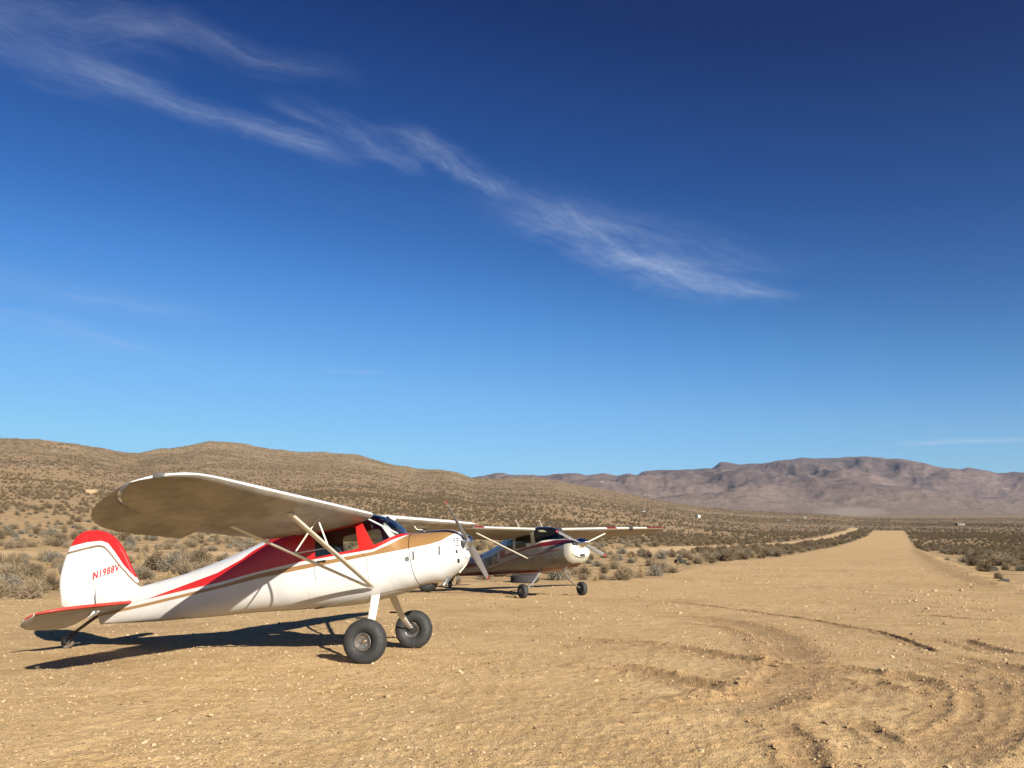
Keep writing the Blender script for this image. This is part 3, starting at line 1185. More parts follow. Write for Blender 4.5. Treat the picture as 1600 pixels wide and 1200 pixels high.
def aircraft(cfg):
    th = cfg['theta']
    c, s = math.cos(th), math.sin(th)
    P = cfg['pose']
    root = empty(cfg['name'], (P[0], P[1], P[2]), (P[4], -P[5], P[3]))
    tag(root, cfg['label'], 'airplane', 'light aircraft parked on the strip')
    hull = Hull(th, cfg['top'], cfg['bot'], cfg['wid'], cfg['ntop'], cfg['nbot'], cfg['zmid'])
    skin, trim = cfg['skin'], cfg['trim']
    bm = hull.mesh(cfg['x0'], cfg['x1'], .045, 84)
    for nm, poly in cfg['windows']:
        cut(bm, poly)
    cut(bm, cfg['windshield'])
    door_o = cfg['door']
    door_i = inset(door_o, .006)
    cut(bm, door_o)
    cut(bm, door_i)
    # firewall seam: two parallel cuts across the body
    for d in (-.004, .004):
        a0, h0 = hull.world(cfg['firewall'] + d, 1.2)
        bmesh.ops.bisect_plane(bm, geom=list(bm.verts) + list(bm.edges) + list(bm.faces), dist=1e-5, plane_co=(a0, 0, h0), plane_no=(c, 0, s))
    for nm, poly in cfg['windows']:
        for sg in (-1, 1):
            g = take(bm, lambda q: pip(q.x, q.z, poly) and q.y * sg > .05)
            bm_obj(nm, g, GLASS, root)
    g = take(bm, lambda q: pip(q.x, q.z, cfg['windshield']))
    ws = bm_obj('windshield', g, GLASS, root)
    for sg in (-1, 1):
        g = take(bm, lambda q: pip(q.x, q.z, door_i) and q.y * sg > .05)
        dr = bm_obj('door', g, skin, root)
        a0, h0 = cfg['handle']
        hw = hull.half_width(a0, h0)
        m = MB()
        m.tube([(a0 - .06, sg * (hw + .012), h0), (a0 + .06, sg * (hw + .014), h0 + .012)], .010, 8)
        m.box((a0 + .05, sg * (hw + .004), h0 + .01), (.03, .03, .03))
        m.build('handle', STEEL, dr, smooth=40)
    take(bm, lambda q: pip(q.x, q.z, door_o) and abs(q.y) > .05).free()
    take(bm, lambda q: abs(q.x * c + q.z * s - cfg['firewall']) < .004).free()
    cow = take(bm, lambda q: q.x * c + q.z * s > cfg['firewall'])
    cowl = bm_obj('cowling', cow, skin, root)
    bm_obj('fuselage', bm, skin, root)

    def on_side(a, h, sg, out=.004):
        return Vector((a, sg * (hull.half_width(a, h) + out), h))

    def side_patch(name, outline, mat, parent, sg, out=.006, depth=.02):
        """a small plate following the skin"""
        m = MB()
        o_ = [on_side(a, h, sg, out) for a, h in outline]
        i_ = [on_side(a, h, sg, out - depth) for a, h in outline]
        m.loft([i_, o_])
        return m.build(name, mat, parent)

    # cowling fittings
    for sg in (-1, 1):
        for nm, outline, mat in cfg['patches']:
            side_patch(nm, outline, mat, cowl, sg)
    # nose openings
    for nm, prof in cfg['nose_parts']:
        m = MB()
        prof(m, hull)
        m.build(nm, BLACK if 'inlet' in nm or 'outlet' in nm else STEEL, cowl, smooth=40)
    for nm, fn, mat in cfg['extras']:
        m = MB()
        fn(m, hull)
        m.build(nm, mat, root, smooth=40)

    # wings
    W = cfg['wing']
    for sg in (-1, 1):
        bs = list(np.arange(W['b0'], W['bend'], .16)) + list(W['btip'])
        m = MB()
        f1 = W['split']
        wing_panel(m, bs, W['le'], W['te'], W['hle'], W['inc'], W['t'], 0, f1, sg)
        wg = m.build('wing', W['mat'], root, smooth=40)
        fl = MB()
        wing_panel(fl, [b for b in np.linspace(W['b0'] + .04, W['ail'] - .012, 12)], W['te0le'](f1), W['te'], W['hte'](f1), W['inc'] + .02, W['tf'](f1), 0.0, 1, sg)
        fl.build('flap', W['mat'], wg, smooth=40)
        al = MB()
        wing_panel(al, [b for b in np.concatenate([np.linspace(W['ail'] + .012, W['btip'][0], 10), [q for q in W['btip'][1:] if q < W['ailend']]])], (lambda b: W['te0le'](f1)(b) - W.get('agap', 0)), W['te'], (lambda b: W['hte'](f1)(b) - W.get('agap', 0) * .4), W['inc'] + W.get('adroop', .0), W['tf'](f1), 0.0, 1, sg)
        al.build('aileron', W['mat'], wg, smooth=40)
        lm = MB()
        bt = W['light_b']
        at_, ht_ = W['le'](bt), W['hle'](bt)
        lm.tube([(at_ - .02, sg * bt, ht_ + .0), (at_ + .05, sg * (bt + .02), ht_ + .005), (at_ + .075, sg * (bt + .03), ht_ + .005)], [.026, .028, .012], 12)
        lm.build('navigation_light', GREYP, wg, smooth=50)
        # lift struts
        T = Vector((W['struts'][0][0], sg * W['struts'][0][1], W['struts'][0][2]))
        for k, (ta, tb, thh, ba, bb, bh, r) in enumerate(W['strutbars']):
            top, bo = Vector((ta, sg * tb, thh)), Vector((ba, sg * bb, bh))
            m = MB()
            d = (bo - top).normalized()
            m.tube([top, top + d * .08, bo - d * .10, bo], [r * .6, r, r, r * .6], 12, flat=.42, up=(1, 0, 0))
            st = m.build('wing_strut', W['strutmat'], root, smooth=50)
        for pts, r in W['jury']:
            m = MB()
            m.tube([(a, sg * b, h) for a, b, h in pts], r, 8)
            m.build('jury_strut', W['strutmat'], root, smooth=50)

    # tail
    tl = cfg['tail']
    k = tl['k']
    plate('fin', tl['fin'], tl['thick'], lambda u, v, w: (u, w, v), tl['finmat'], root, edge=.6)
    rud = plate('rudder', tl['rudder'], tl['thick'] * .9, lambda u, v, w: (u, w, v), tl['rudmat'], root, edge=.6)
    x0t, z0t = tl['stab0']
    for sg in (-1, 1):
        to3 = lambda u, v, w: (*[(lambda q: (q[0], sg * v, q[1]))(hull.world(u, z0t + w))][0],)
        plate('stabilizer', tl['stab'], .05, to3, tl['stabmat'], root)
        hx = tl['elev'][0][0]
        cd, sd = math.cos(tl['edroop']), math.sin(tl['edroop'])

        def to3e(u, v, w):
            du = u - hx
            q = hull.world(hx + du * cd - w * sd * -1, z0t + du * sd + w * cd)
            return (q[0], sg * v, q[1])
        plate('elevator', tl['elev'], .042, to3e, tl['stabmat'], root)
    # tailwheel
    m = MB()
    (sa, sh_), (wa, wh), wr = tl['tw0'], tl['tw1'], tl['twr']
    m.tube([(sa + .35, 0, sh_ + .09), (sa, 0, sh_), (wa + .10, 0, wh + .13)], [.045, .042, .032], 8, flat=.6, up=(0, 1, 0))
    sp = m.build('tail_spring', STEEL, root, smooth=40)
    m = MB()
    for sg in (-1, 1):
        m.tube([(wa + .10, sg * .03, wh + .13), (wa, sg * .045, wh)], .012, 8)
    m.box((wa + .10, 0, wh + .13), (.07, .09, .05))
    m.build('fork', STEEL, sp, smooth=40)
    tw = MB()
    tw.lathe([(-.02, wr * .45), (-.032, wr * .6), (-.034, wr * .85), (-.02, wr * .98), (0, wr), (.02, wr * .98), (.034, wr * .85), (.032, wr * .6), (.02, wr * .45)], (wa, 0, wh), 'b', 28)
    twt = tw.build('tail_wheel', TIRE if not tl.get('dusty') else simple('dusty_rubber', (.13, .105, .08), .8, 0, .3, 25), root, smooth=50)
    rm = MB()
    rm.lathe([(-.03, .001), (-.03, wr * .35), (-.022, wr * .5), (.022, wr * .5), (.03, wr * .35), (.03, .001)], (wa, 0, wh), 'b', 20)
    rm.build('rim', RIM, twt, smooth=40)

    # landing gear
    G = cfg['gear']
    for sg in (-1, 1):
        m = MB()
        rings = []
        for q in np.linspace(0, 1, 12):
            a = G['top'][0] + (G['axle'][0] - G['top'][0]) * q
            b = G['top'][1] + (G['axle'][1] - G['top'][1]) * q
            h = G['top'][2] + (G['axle'][2] - G['top'][2]) * (q + .10 * math.sin(math.pi * q))
            w = G['w0'] + (G['w1'] - G['w0']) * q
            t = .022 - .006 * q
            L = Vector((0, G['axle'][1] - G['top'][1], G['axle'][2] - G['top'][2])).normalized()
            nn = Vector((0, -L.z, L.y))
            ring = []
            for u in range(12):
                ang = 2 * math.pi * u / 12
                v = Vector((a, b, h)) + Vector((1, 0, 0)) * (w / 2 * spow(math.cos(ang), .6)) + nn * (t / 2 * spow(math.sin(ang), .6))
                ring.append((v.x, sg * v.y, v.z))
            rings.append(ring)
        m.loft(rings)
        lg = m.build('gear_leg', G['mat'], root, smooth=50)
        x = MB()
        x.tube([(G['axle'][0], sg * G['axle'][1], G['axle'][2]), (0, sg * (G['T'] + .02), G['R'] * .97)], .03, 10)
        x.build('axle', RIM, lg, smooth=50)
        make_wheel(root, sg * G['T'], G['R'] * .955, 0, G['R'], G['wid'], sg)
        if G.get('step'):
            m = MB()
            m.tube([G_ if sg > 0 else (G_[0], -G_[1], G_[2]) for G_ in G['step']], .012, 8)
            m.build('step', STEEL, lg)

    # propeller
    pr = cfg['prop']
    hubp = pr['hub']
    m = MB()
    fx = Vector((c, 0, s))
    p0 = Vector(hubp)
    up = Vector((-s, 0, c))

    def axial(m_, prof, n=28):
        rings = []
        for d, r in prof:
            rings.append([p0 + fx * d + (Vector((0, 1, 0)) * math.cos(t) + up * math.sin(t)) * r for t in [2 * math.pi * q / n for q in range(n)]])
        m_.loft(rings)
    if pr['spinner']:
        axial(m, [(-.12, .165), (-.08, .168), (.0, .160), (.08, .142), (.16, .110), (.22, .070), (.25, .035), (.262, .004)])
        ph = m.build('propeller', CHROME, root, smooth=50)
    else:
        axial(m, [(-.16, .075), (-.05, .075), (-.05, .095), (.02, .095), (.02, .07), (.055, .068), (.07, .03), (.08, .004)])
        for q in range(6):
            t = q * math.pi / 3
            cc = p0 + (Vector((0, 1, 0)) * math.cos(t) + up * math.sin(t)) * .058
            m.tube([cc + fx * .02, cc + fx * .045], .010, 6)
        ph = m.build('propeller', ALU, root, smooth=40)
    make_blade(ph, hubp, th, pr['ang'], pr['R'], pr['chord'], pr['tip'])

    # cabin
    cb = cfg['cabin']
    m = MB()
    fa, fh = cb['floor']
    rings = []
    for xx in np.linspace(cb['x'][0], cb['x'][1], 10):
        zt, zb, w, n1, n2, zm = hull.sec(xx)
        zz = cb['z']
        a, h = hull.world(xx, zz)
        hw = hull.half_width(a, h) - .02
        rings.append([(a, -hw, h), (a, hw, h), (a, hw, h - .02), (a, -hw, h - .02)])
    m.loft(rings)
    m.build('cabin_floor', LINER, root)
    m = MB()
    for xx in (cb['bulk'],):
        rg = hull.ring(xx, 40)
        cen = Vector((sum(p[0] for p in rg) / 40, 0, sum(p[2] for p in rg) / 40))
        r1 = [tuple(cen + (Vector(p) - cen) * .97) for p in rg]
        r2 = [(p[0] + .01, p[1], p[2]) for p in r1]
        m.loft([r1, r2])
    m.build('rear_bulkhead', LINER, root)
    # instrument panel and glare shield
    m = MB()
    xx = cb['panel']
    rg = [p for p in hull.ring(xx, 60)]
    zt, zb, w, n1, n2, zm = hull.sec(xx)
    top_h = cb['panel_top']
    ring = []
    for p in rg:
        if hull.body(p[0], p[2])[1] <= top_h:
            ring.append((p[0], p[1] * .97, p[2]))
    r2 = [(p[0] + .015, p[1], p[2] + .003) for p in ring]
    m.loft([ring, r2])
    pn = m.build('instrument_panel', BLACK, root)
    for k_, bb in enumerate((-.24, .24)):
        m = MB()
        a0, h0 = hull.world(xx - .02, top_h - .20)
        m.tube([(a0, bb, h0), (a0 - .16, bb, h0 - .02)], .012, 8)
        pts = [(a0 - .17, bb + .13 * math.cos(t), h0 - .02 + .11 * math.sin(t)) for t in np.linspace(-3.6, .45, 14)]
        m.tube(pts, .012, 8)
        m.build('control_yoke', BLACK, pn, smooth=50)
    for bb in (-.23, .23):
        m = MB()
        a0, h0 = hull.world(cb['seat'], cb['z'] + .22)
        Mx = Matrix.Rotation(-th, 3, 'Y')
        m.box((a0, bb, h0), (.46, .40, .14), Mx)
        st = m.build('seat', UPHOL, root)
        bmod = MB()
        a1, h1 = hull.world(cb['seat'] - .26, cb['z'] + .52)
        Mb = Matrix.Rotation(-th - R(14), 3, 'Y')
        bmod.box((a1, bb, h1), (.09, .40, .60), Mb)
        bmod.build('backrest', UPHOL, st)
    for o in root.children:
        if o.name.startswith(('seat', 'backrest')):
            md = o.modifiers.new('round', 'BEVEL')
            md.width = .03
            md.segments = 3
    return root, hull


# ---- the near aircraft: white with a red and gold sweep
TH1 = R(12.5)
RED = (.52, .014, .012, 1)
GOLD = (.30, .165, .062, 1)
WHT = (.64, .64, .63, 1)
REDLOW = [(-6, .2), (-3.62, .716), (-2.375, .963), (-1.81, 1.097), (-1.183, 1.228), (-.118, 1.395), (.042, 1.47), (.24, 1.581), (.30, 1.60), (.31, 3.0), (2, 3.0)]
REDUP = [(-6, .2), (-3.62, .718), (-2.472, 1.086), (-2.10, 1.265), (-1.909, 1.395), (-1.75, 1.47), (-1.72, 3.0), (2, 3.0)]
TANUP = [(-6, .2), (-3.641, .658), (-2.372, .924), (-1.808, 1.068), (-1.18, 1.182), (-.117, 1.365), (.1, 1.46), (.241, 1.556), (.30, 1.585), (.31, 3.0), (2, 3.0)]
TANLOW = [(-6, .16), (-3.637, .615), (-2.369, .881), (-1.804, 1.007), (-1.177, 1.122), (-.115, 1.319), (.307, 1.396), (.641, 1.462), (.781, 1.505), (.893, 1.575), (.960, 1.635), (.97, 3.0), (2, 3.0)]


def sweep(nt, a, b, h, x):
    rl, ru, tu, tl = (nt.curve(a, q) for q in (REDLOW, REDUP, TANUP, TANLOW))
    c = nt.mix(nt.mul(nt.gt(h, tl), nt.lt(h, tu)), WHT, GOLD)
    return nt.mix(nt.mul(nt.gt(h, rl), nt.lt(h, ru)), c, RED)


FINRED = [(-5.4, 1.40), (-5.041, 1.472), (-4.789, 1.526), (-4.557, 1.545), (-4.437, 1.51), (-4.307, 1.378), (-4.15, 1.197), (-3.95, 1.019), (-3.7, .8)]
FINTAN = [(-5.4, 1.30), (-5.1, 1.371), (-4.779, 1.444), (-4.596, 1.476), (-4.501, 1.459), (-4.399, 1.378), (-4.244, 1.217), (-4.042, 1.038), (-3.882, .91), (-3.7, .75)]


def finpaint(nt, a, b, h, x):
    r_, t_ = nt.curve(a, FINRED), nt.curve(a, FINTAN)
    c = nt.mix(nt.mul(nt.gt(h, nt.sub(t_, .020)), nt.lt(h, nt.add(t_, .012))), WHT, (.20, .14, .085, 1))
    return nt.mix(nt.gt(h, r_), c, RED)


def stabpaint(nt, a, b, h, x):
    ab = nt.math('ABSOLUTE', b)
    le = nt.curve(ab, [(0, -3.64), (.3, -3.66), (.9, -3.74), (1.2, -3.80), (1.35, -3.90), (1.45, -4.02), (1.5, -4.2), (1.6, -4.3)])
    return nt.mix(nt.gt(x, nt.sub(le, .055)), WHT, RED)


skin1 = paint('white_red_gold_paint', sweep, seams=(-.83, .34), theta=TH1, dirt=.16)
fin1 = paint('fin_paint', finpaint, dirt=.05)
rud1 = paint('rudder_paint', finpaint, corr=('h', 150.0), dirt=.05)
stab1 = paint('tailplane_paint', stabpaint, theta=TH1, coat=0.0, rough=.5, dirt=.3)
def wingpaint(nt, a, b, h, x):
    # white leading edge and top; the underside's shade and patchy ground reflection are painted in
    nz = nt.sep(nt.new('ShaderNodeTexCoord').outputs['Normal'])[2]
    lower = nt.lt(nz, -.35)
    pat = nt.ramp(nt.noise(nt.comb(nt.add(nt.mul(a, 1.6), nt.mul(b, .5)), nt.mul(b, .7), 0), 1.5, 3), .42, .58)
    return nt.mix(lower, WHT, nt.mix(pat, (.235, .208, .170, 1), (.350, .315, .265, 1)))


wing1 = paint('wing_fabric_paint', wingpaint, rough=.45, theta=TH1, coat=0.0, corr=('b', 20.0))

LE1 = -.15
TE1 = -1.585


LEC = [(0, -.150), (2.5, -.085), (4.0, -.045), (4.70, -.020), (4.90, -.035), (5.04, -.085), (5.14, -.15), (5.20, -.24), (5.235, -.36)]
TEC = [(0, -1.590), (2.0, -1.560), (2.7, -1.530), (3.6, -1.500), (4.05, -1.445), (4.46, -1.310), (4.82, -1.085), (5.05, -.83), (5.17, -.63), (5.235, -.46)]


def le1(b): return Hull.sm(b, LEC)
def te1(b): return Hull.sm(b, TEC)
def hle1(b): return 1.85 + (b - .5) * .0165 - math.tan(R(12.6)) * (-.15 - le1(b))


INC1 = R(12.6)


def sub_le(le, te): return lambda f: (lambda b: le(b) - (le(b) - te(b)) * (f + .006))
def sub_hle(le, te, hle, inc): return lambda f: (lambda b: hle(b) - math.tan(inc) * (le(b) - te(b)) * (f + .006) + .011)


tip1 = [3.86, 4.0, 4.15, 4.3, 4.45, 4.6, 4.7, 4.8, 4.88, 4.95, 5.0, 5.05, 5.10, 5.14, 5.175, 5.20, 5.22, 5.235]


def small_outline(a, h, w, hh, tilt=0.0, n=10):
    out = []
    for k_ in range(n):
        t = 2 * math.pi * k_ / n
        x_, y_ = w / 2 * spow(math.cos(t), .6), hh / 2 * spow(math.sin(t), .6)
        out.append((a + x_ * math.cos(tilt) - y_ * math.sin(tilt), h + x_ * math.sin(tilt) + y_ * math.cos(tilt)))
    return out


patches1 = []
for col_, a0_ in enumerate((.950, .983)):
    for row in range(4):
        patches1.append(('louver', small_outline(a0_ + .005 * row, 1.538 - .031 * row, .024, .016, TH1), BLACK))
patches1 += [('latch', small_outline(.43, 1.312, .030, .12, .12), GREYP), ('latch', small_outline(.772, 1.378, .030, .12, .12), GREYP),
             ('data_plate', small_outline(.350, 1.268, .055, .065, .2, 8), GREYP),
             ('inlet_slot', small_outline(.992, 1.365, .020, .050, .2), BLACK), ('inlet_slot', small_outline(1.000, 1.245, .020, .06, -.2), BLACK)]


def nose1(bb, w_=.085):
    # cooling opening beside the propeller shaft
    def f(m, hull):
        ring0, ring1 = [], []
        for k_ in range(24):
            t = 2 * math.pi * k_ / 24
            b = bb + w_ * math.cos(t)
            z = 1.205 + .058 * math.sin(t)
            a0, h0 = hull.world(1.250, z)
            a1, h1 = hull.world(1.3145, z)
            ring0.append((a0, b, h0))
            ring1.append((a1, b, h1))
        m.loft([ring0, ring1])
    return f


def belly_outlet1(m, hull):
    # the open lip behind the lower cowl
    a0, h0 = hull.world(.74, .80)
    rings = []
    for xx, zz, w, hh in ((.60, .80, .15, .03), (.64, .775, .17, .06), (.70, .765, .17, .072), (.77, .775, .15, .06), (.82, .81, .12, .02)):
        a, h = hull.world(xx, zz)
        rings.append([(a, w * spow(math.cos(t), .6), h + hh * spow(math.sin(t), .8)) for t in [2 * math.pi * q / 20 for q in range(20)]])
    m.loft(rings)


def exhaust1(sg):
    def f(m, hull):
        m.tube([(.86, sg * .24, 1.02), (.85, sg * .33, .975), (.82, sg * .365, .925)], .030, 14)
    return f


def chin1(m, hull):
    m.tube([(1.075, -.12, 1.205), (.98, -.14, 1.09)], .011, 8)


def pitot1(m, hull):
    m.tube([(-.38, -1.78, 1.79), (-.37, -1.78, 1.745), (-.32, -1.78, 1.735)], .007, 8)


def whip1(m, hull):
    m.tube([(-.20, 1.52, 1.78), (-.16, 1.52, 1.73), (-.06, 1.52, 1.72)], .008, 6)


def brace1(m, hull):
    for sg in (-1, 1):
        m.tube([(-.30, sg * .40, 1.83), (.10, sg * .05, 1.60)], .013, 10)


def compass1(m, hull):
    a0, b0, h0 = -.02, .02, 1.735
    m.tube([(a0 - .05, b0, h0), (a0 + .03, b0, h0)], .045, 14)
    m.tube([(a0, b0, h0 + .04), (a0 - .10, b0, h0 + .12)], .012, 8)


def shade1(m, hull):
    m.box((.02, -.18, 1.60), (.02, .26, .30), Matrix.Rotation(R(-38), 3, 'Y'))


FT, FB = 'top', 'bot'
cfg1 = dict(
    name='light_airplane', pose=POSE1, theta=TH1,
    label='white high-wing taildragger with red and gold sweep, nearest on the dirt strip',
    top=[(-4.50, .915), (-3.866, .884), (-3.253, 1.036), (-2.657, 1.226), (-2.071, 1.44), (-1.887, 1.511), (-1.5, 1.655), (-.9, 1.815), (-.431, 1.892), (-.241, 1.872), (-.07, 1.817), (.083, 1.705), (.188, 1.622), (.45, 1.640), (.811, 1.668), (.87, 1.655), (.945, 1.628), (.993, 1.585)],
    bot=[(-4.46, .352), (-3.928, .375), (-2.6, .478), (-2.012, .537), (-1.146, .597), (-.286, .694), (.108, .794), (.316, .862), (.50, .915), (.713, .966), (.90, 1.08), (1.024, 1.200), (1.045, 1.28)],
    wid=[(-4.27, .075), (-3.9, .12), (-3.2, .205), (-2.4, .315), (-1.6, .425), (-1.0, .49), (-.4, .505), (0, .50), (.4, .475), (.66, .452), (.9, .425), (1.1, .395), (1.22, .365), (1.265, .34), (1.295, .30), (1.31, .255)],
    ntop=[(-4.3, 2.1), (-2.4, 2.3), (-1.4, 3.6), (-.9, 4.6), (.1, 4.4), (.4, 3.0), (.6, 2.5), (1.31, 2.3)],
    nbot=[(-4.3, 2.2), (-1.4, 2.7), (.4, 2.7), (.9, 2.4), (1.31, 2.3)],
    zmid=[(-4.3, .5), (-1.4, .42), (-.6, .40), (.2, .42), (.55, .48), (1.31, .5)],
    x0=-4.27, x1=1.31, firewall=.655,
    windows=[('side_window', [(-.932, 1.292), (-.955, 1.56), (-.93, 1.60), (-.415, 1.70), (-.375, 1.68), (-.318, 1.415), (-.36, 1.395)])],
    windshield=[(-.108, 1.452), (-.02, 1.486), (.06, 1.53), (.13, 1.57), (.187, 1.605), (.23, 1.64), (.40, 1.80), (.40, 2.2), (-.40, 2.2), (-.40, 1.84), (-.33, 1.80)],
    door=[(-.962, 1.283), (-.915, .995), (-.16, .985), (-.205, 1.30), (-.30, 1.368)],
    handle=(-.84, 1.235),
    skin=skin1, trim=CREAM,
    patches=patches1,
    nose_parts=[('air_inlet', nose1(-.145)), ('air_inlet', nose1(.145)), ('belly_outlet', belly_outlet1)],
    extras=[('exhaust_pipe', exhaust1(-1), RIM), ('exhaust_pipe', exhaust1(1), RIM), ('chin_strut', chin1, CREAM), ('pitot_tube', pitot1, CREAM), ('whip_antenna', whip1, CREAM),
            ('windshield_brace', brace1, WHITE), ('compass', compass1, BLACK), ('sun_shade', shade1, WHITE)],
    wing=dict(b0=.47, bend=3.80, btip=tip1, split=.735, ail=2.72, ailend=5.236, le=le1, te=te1, hle=hle1, inc=INC1,
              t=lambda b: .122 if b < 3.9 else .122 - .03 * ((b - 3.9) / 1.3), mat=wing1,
              te0le=sub_le(le1, te1), hte=sub_hle(le1, te1, hle1, INC1), tf=lambda f: (lambda b: .15), adroop=R(14.0), agap=.030,
              light_b=5.19, struts=[(0, 0, 0)], strutmat=CREAM,
              strutbars=[(-.36, 2.52, 1.765, -.105, .47, .905, .042), (-1.06, 2.52, 1.63, -.16, .47, .905, .034)],
              jury=[([(-.40, 1.66, 1.745), (-.25, 1.64, 1.40)], .011), ([(-.40, 1.66, 1.745), (-.68, 1.66, 1.33)], .011), ([(-.68, 1.66, 1.33), (-.25, 1.64, 1.40)], .007)]),
    tail=dict(k=1.0, edroop=R(20), thick=.075, finmat=fin1, rudmat=rud1, stabmat=stab1,
              fin=[(-3.866, .80), (-3.875, .87), (-3.948, 1.02), (-4.043, 1.165), (-4.15, 1.35), (-4.236, 1.469), (-4.32, 1.56), (-4.412, 1.627), (-4.52, 1.677), (-4.636, 1.70), (-4.79, 1.698), (-4.60, .75), (-4.25, .72)],
              rudder=[(-4.797, 1.698), (-4.90, 1.672), (-5.005, 1.596), (-5.069, 1.493), (-5.121, 1.38), (-5.165, 1.23), (-5.194, 1.08), (-5.203, .958), (-5.190, .85), (-5.165, .755), (-5.125, .607), (-4.66, .44), (-4.562, .50)],
              stab0=(-3.65, 1.50),
              stab=[(-3.64, .06), (-3.66, .35), (-3.74, .9), (-3.80, 1.18), (-3.89, 1.36), (-4.0, 1.45), (-4.10, 1.49), (-4.13, 1.46), (-4.13, .10), (-4.10, .06)],
              elev=[(-4.145, .30), (-4.145, 1.40), (-4.145, 1.50), (-4.22, 1.515), (-4.32, 1.49), (-4.43, 1.40), (-4.52, 1.22), (-4.58, .95), (-4.61, .62), (-4.60, .38), (-4.50, .24), (-4.30, .20)],
              tw0=(-4.55, .45), tw1=(-4.98, .095), twr=.10, dusty=True),
    gear=dict(top=(-.13, .30, .83), axle=(-.02, .85, .30), w0=.125, w1=.088, T=.98, R=.275, wid=.215, mat=CREAM,
              step=[(-.12, .62, .52), (-.26, .66, .52)]),
    prop=dict(hub=(1.057, 0, 1.502), spinner=False, ang=math.pi - R(34), R=.915, chord=.135, tip=.06),
    cabin=dict(floor=(0, 0), x=(-.9, .55), z=.83, bulk=-1.05, panel=.42, panel_top=1.50, seat=-.35),
)
root1, hull1 = aircraft(cfg1)
for sg in (-1, 1):
    c_, s_ = math.cos(R(17)), math.sin(R(17))
    text_obj('registration', 'N1988V', .14, (lambda x, y, z: (-4.635 + (x * c_ - y * s_), -(.030 + .010) - z, .985 + (x * s_ + y * c_))) if sg < 0 else
             (lambda x, y, z: (-4.205 - x * c_ - y * s_, (.030 + .010) + z, 1.115 - x * s_ + y * c_)),
             bpy.data.materials['red_paint'], root1, shear=.32, spacing=1.18, sx=.82, bold=.02)
# white lamp on the rudder and a small drain box on the tail side

# ---- the second aircraft: bare grey metal with maroon trim, further down the strip
TH2 = R(11.5)
SILVER = (.185, .172, .152, 1)
BAND = (.24, .235, .225, 1)
MAR = (.17, .010, .014, 1)
CRM = (.60, .57, .48, 1)
B_UP = [(-7, .50), (-4.76, .76), (-3.5, .93), (-2.383, 1.11), (-.459, 1.499), (.995, 1.655), (1.20, 1.71), (1.40, 1.79), (2, 1.9)]
M_UP = [(-7, .60), (-5.0, 1.02), (-3.8, 1.246), (-2.128, 1.419), (-1.92, 1.44), (-1.90, 1.285), (-.35, 1.585), (-.157, 1.612), (.10, 1.685), (.43, 1.752), (1.0, 1.79), (1.15, 1.77), (1.40, 1.785), (2, 1.9)]
LINE2 = [(-7, .22), (-4.76, .47), (-3.495, .706), (-2.38, .925), (-.954, 1.209), (.964, 1.479), (2, 1.60)]
BEL = [(-7, .55), (-4.757, .63), (-2.381, .69), (-.225, .85), (.9, .965), (1.1, 1.005), (1.23, 1.055), (1.42, 1.13), (2, 1.2)]


def scheme2(nt, a, b, h, x):
    up, mu, ln, be = (nt.curve(a, q) for q in (B_UP, M_UP, LINE2, BEL))
    c = nt.mix(nt.gt(h, ln), SILVER, BAND)
    reg = nt.mul(nt.gt(a, -3.72), nt.lt(a, -2.28))
    c = nt.mix(nt.mul(nt.mul(nt.gt(h, up), nt.lt(h, mu)), nt.sub(1.0, reg)), c, MAR)
    c = nt.mix(nt.mul(nt.gt(h, nt.add(mu, .0)), nt.mul(nt.lt(h, nt.add(mu, .055)), nt.gt(a, -.20))), c, CRM)
    c = nt.mix(nt.mul(nt.lt(nt.math('ABSOLUTE', nt.sub(h, ln)), .017), nt.lt(a, .97)), c, MAR)
    # cream window posts
    post = nt.mul(nt.mul(nt.gt(a, -1.92), nt.lt(a, -.13)), nt.gt(h, nt.add(mu, .0)))
    c = nt.mix(post, c, (.42, .40, .345, 1))
    c = nt.mix(nt.mul(nt.gt(x, 1.42), nt.lt(h, 1.665)), c, CRM)
    return nt.mix(nt.lt(h, be), c, MAR)


def wing2paint(nt, a, b, h, x):
    ab = nt.math('ABSOLUTE', b)
    c = nt.mix(0.0, CRM, CRM)
    sil = (.55, .56, .57, 1)

    def between(lo, hi): return nt.mul(nt.gt(ab, lo), nt.lt(ab, hi))
    c = nt.mix(between(2.25, 3.12), c, sil)
    c = nt.mix(between(2.48, 2.92), c, MAR)
    c = nt.mix(between(4.26, 4.40), c, sil)
    c = nt.mix(nt.gt(ab, 4.40), c, MAR)
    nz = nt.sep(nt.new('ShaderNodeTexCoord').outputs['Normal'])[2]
    return nt.mix(nt.lt(nz, -.35), c, (.26, .225, .18, 1))  # downward faces go dark tan: underside shade put into the colour


skin2 = paint('bare_metal_maroon_paint', scheme2, seams=(-2.0, -1.1, .1), rough=.36, metal=.25, theta=TH2, dirt=.2)
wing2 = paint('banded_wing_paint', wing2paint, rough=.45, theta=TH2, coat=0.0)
tail2 = paint('grey_tail_paint', lambda nt, a, b, h, x: nt.mix(nt.gt(h, 1.55), SILVER, MAR), rough=.36, metal=.25)

INC2 = R(12.0)
LE2C = [(0, -.18), (2.6, -.18), (4.6, -.255), (5.2, -.30), (5.38, -.37), (5.45, -.48), (5.475, -.62)]
TE2C = [(0, -1.80), (2.6, -1.80), (4.6, -1.50), (5.2, -1.40), (5.38, -1.28), (5.45, -1.12), (5.475, -.92)]


def le2(b): return Hull.sm(b, LE2C)
def te2(b): return Hull.sm(b, TE2C)
def hle2(b): return 2.10 + (b - .5) * .020 - math.tan(INC2) * (-.18 - le2(b))


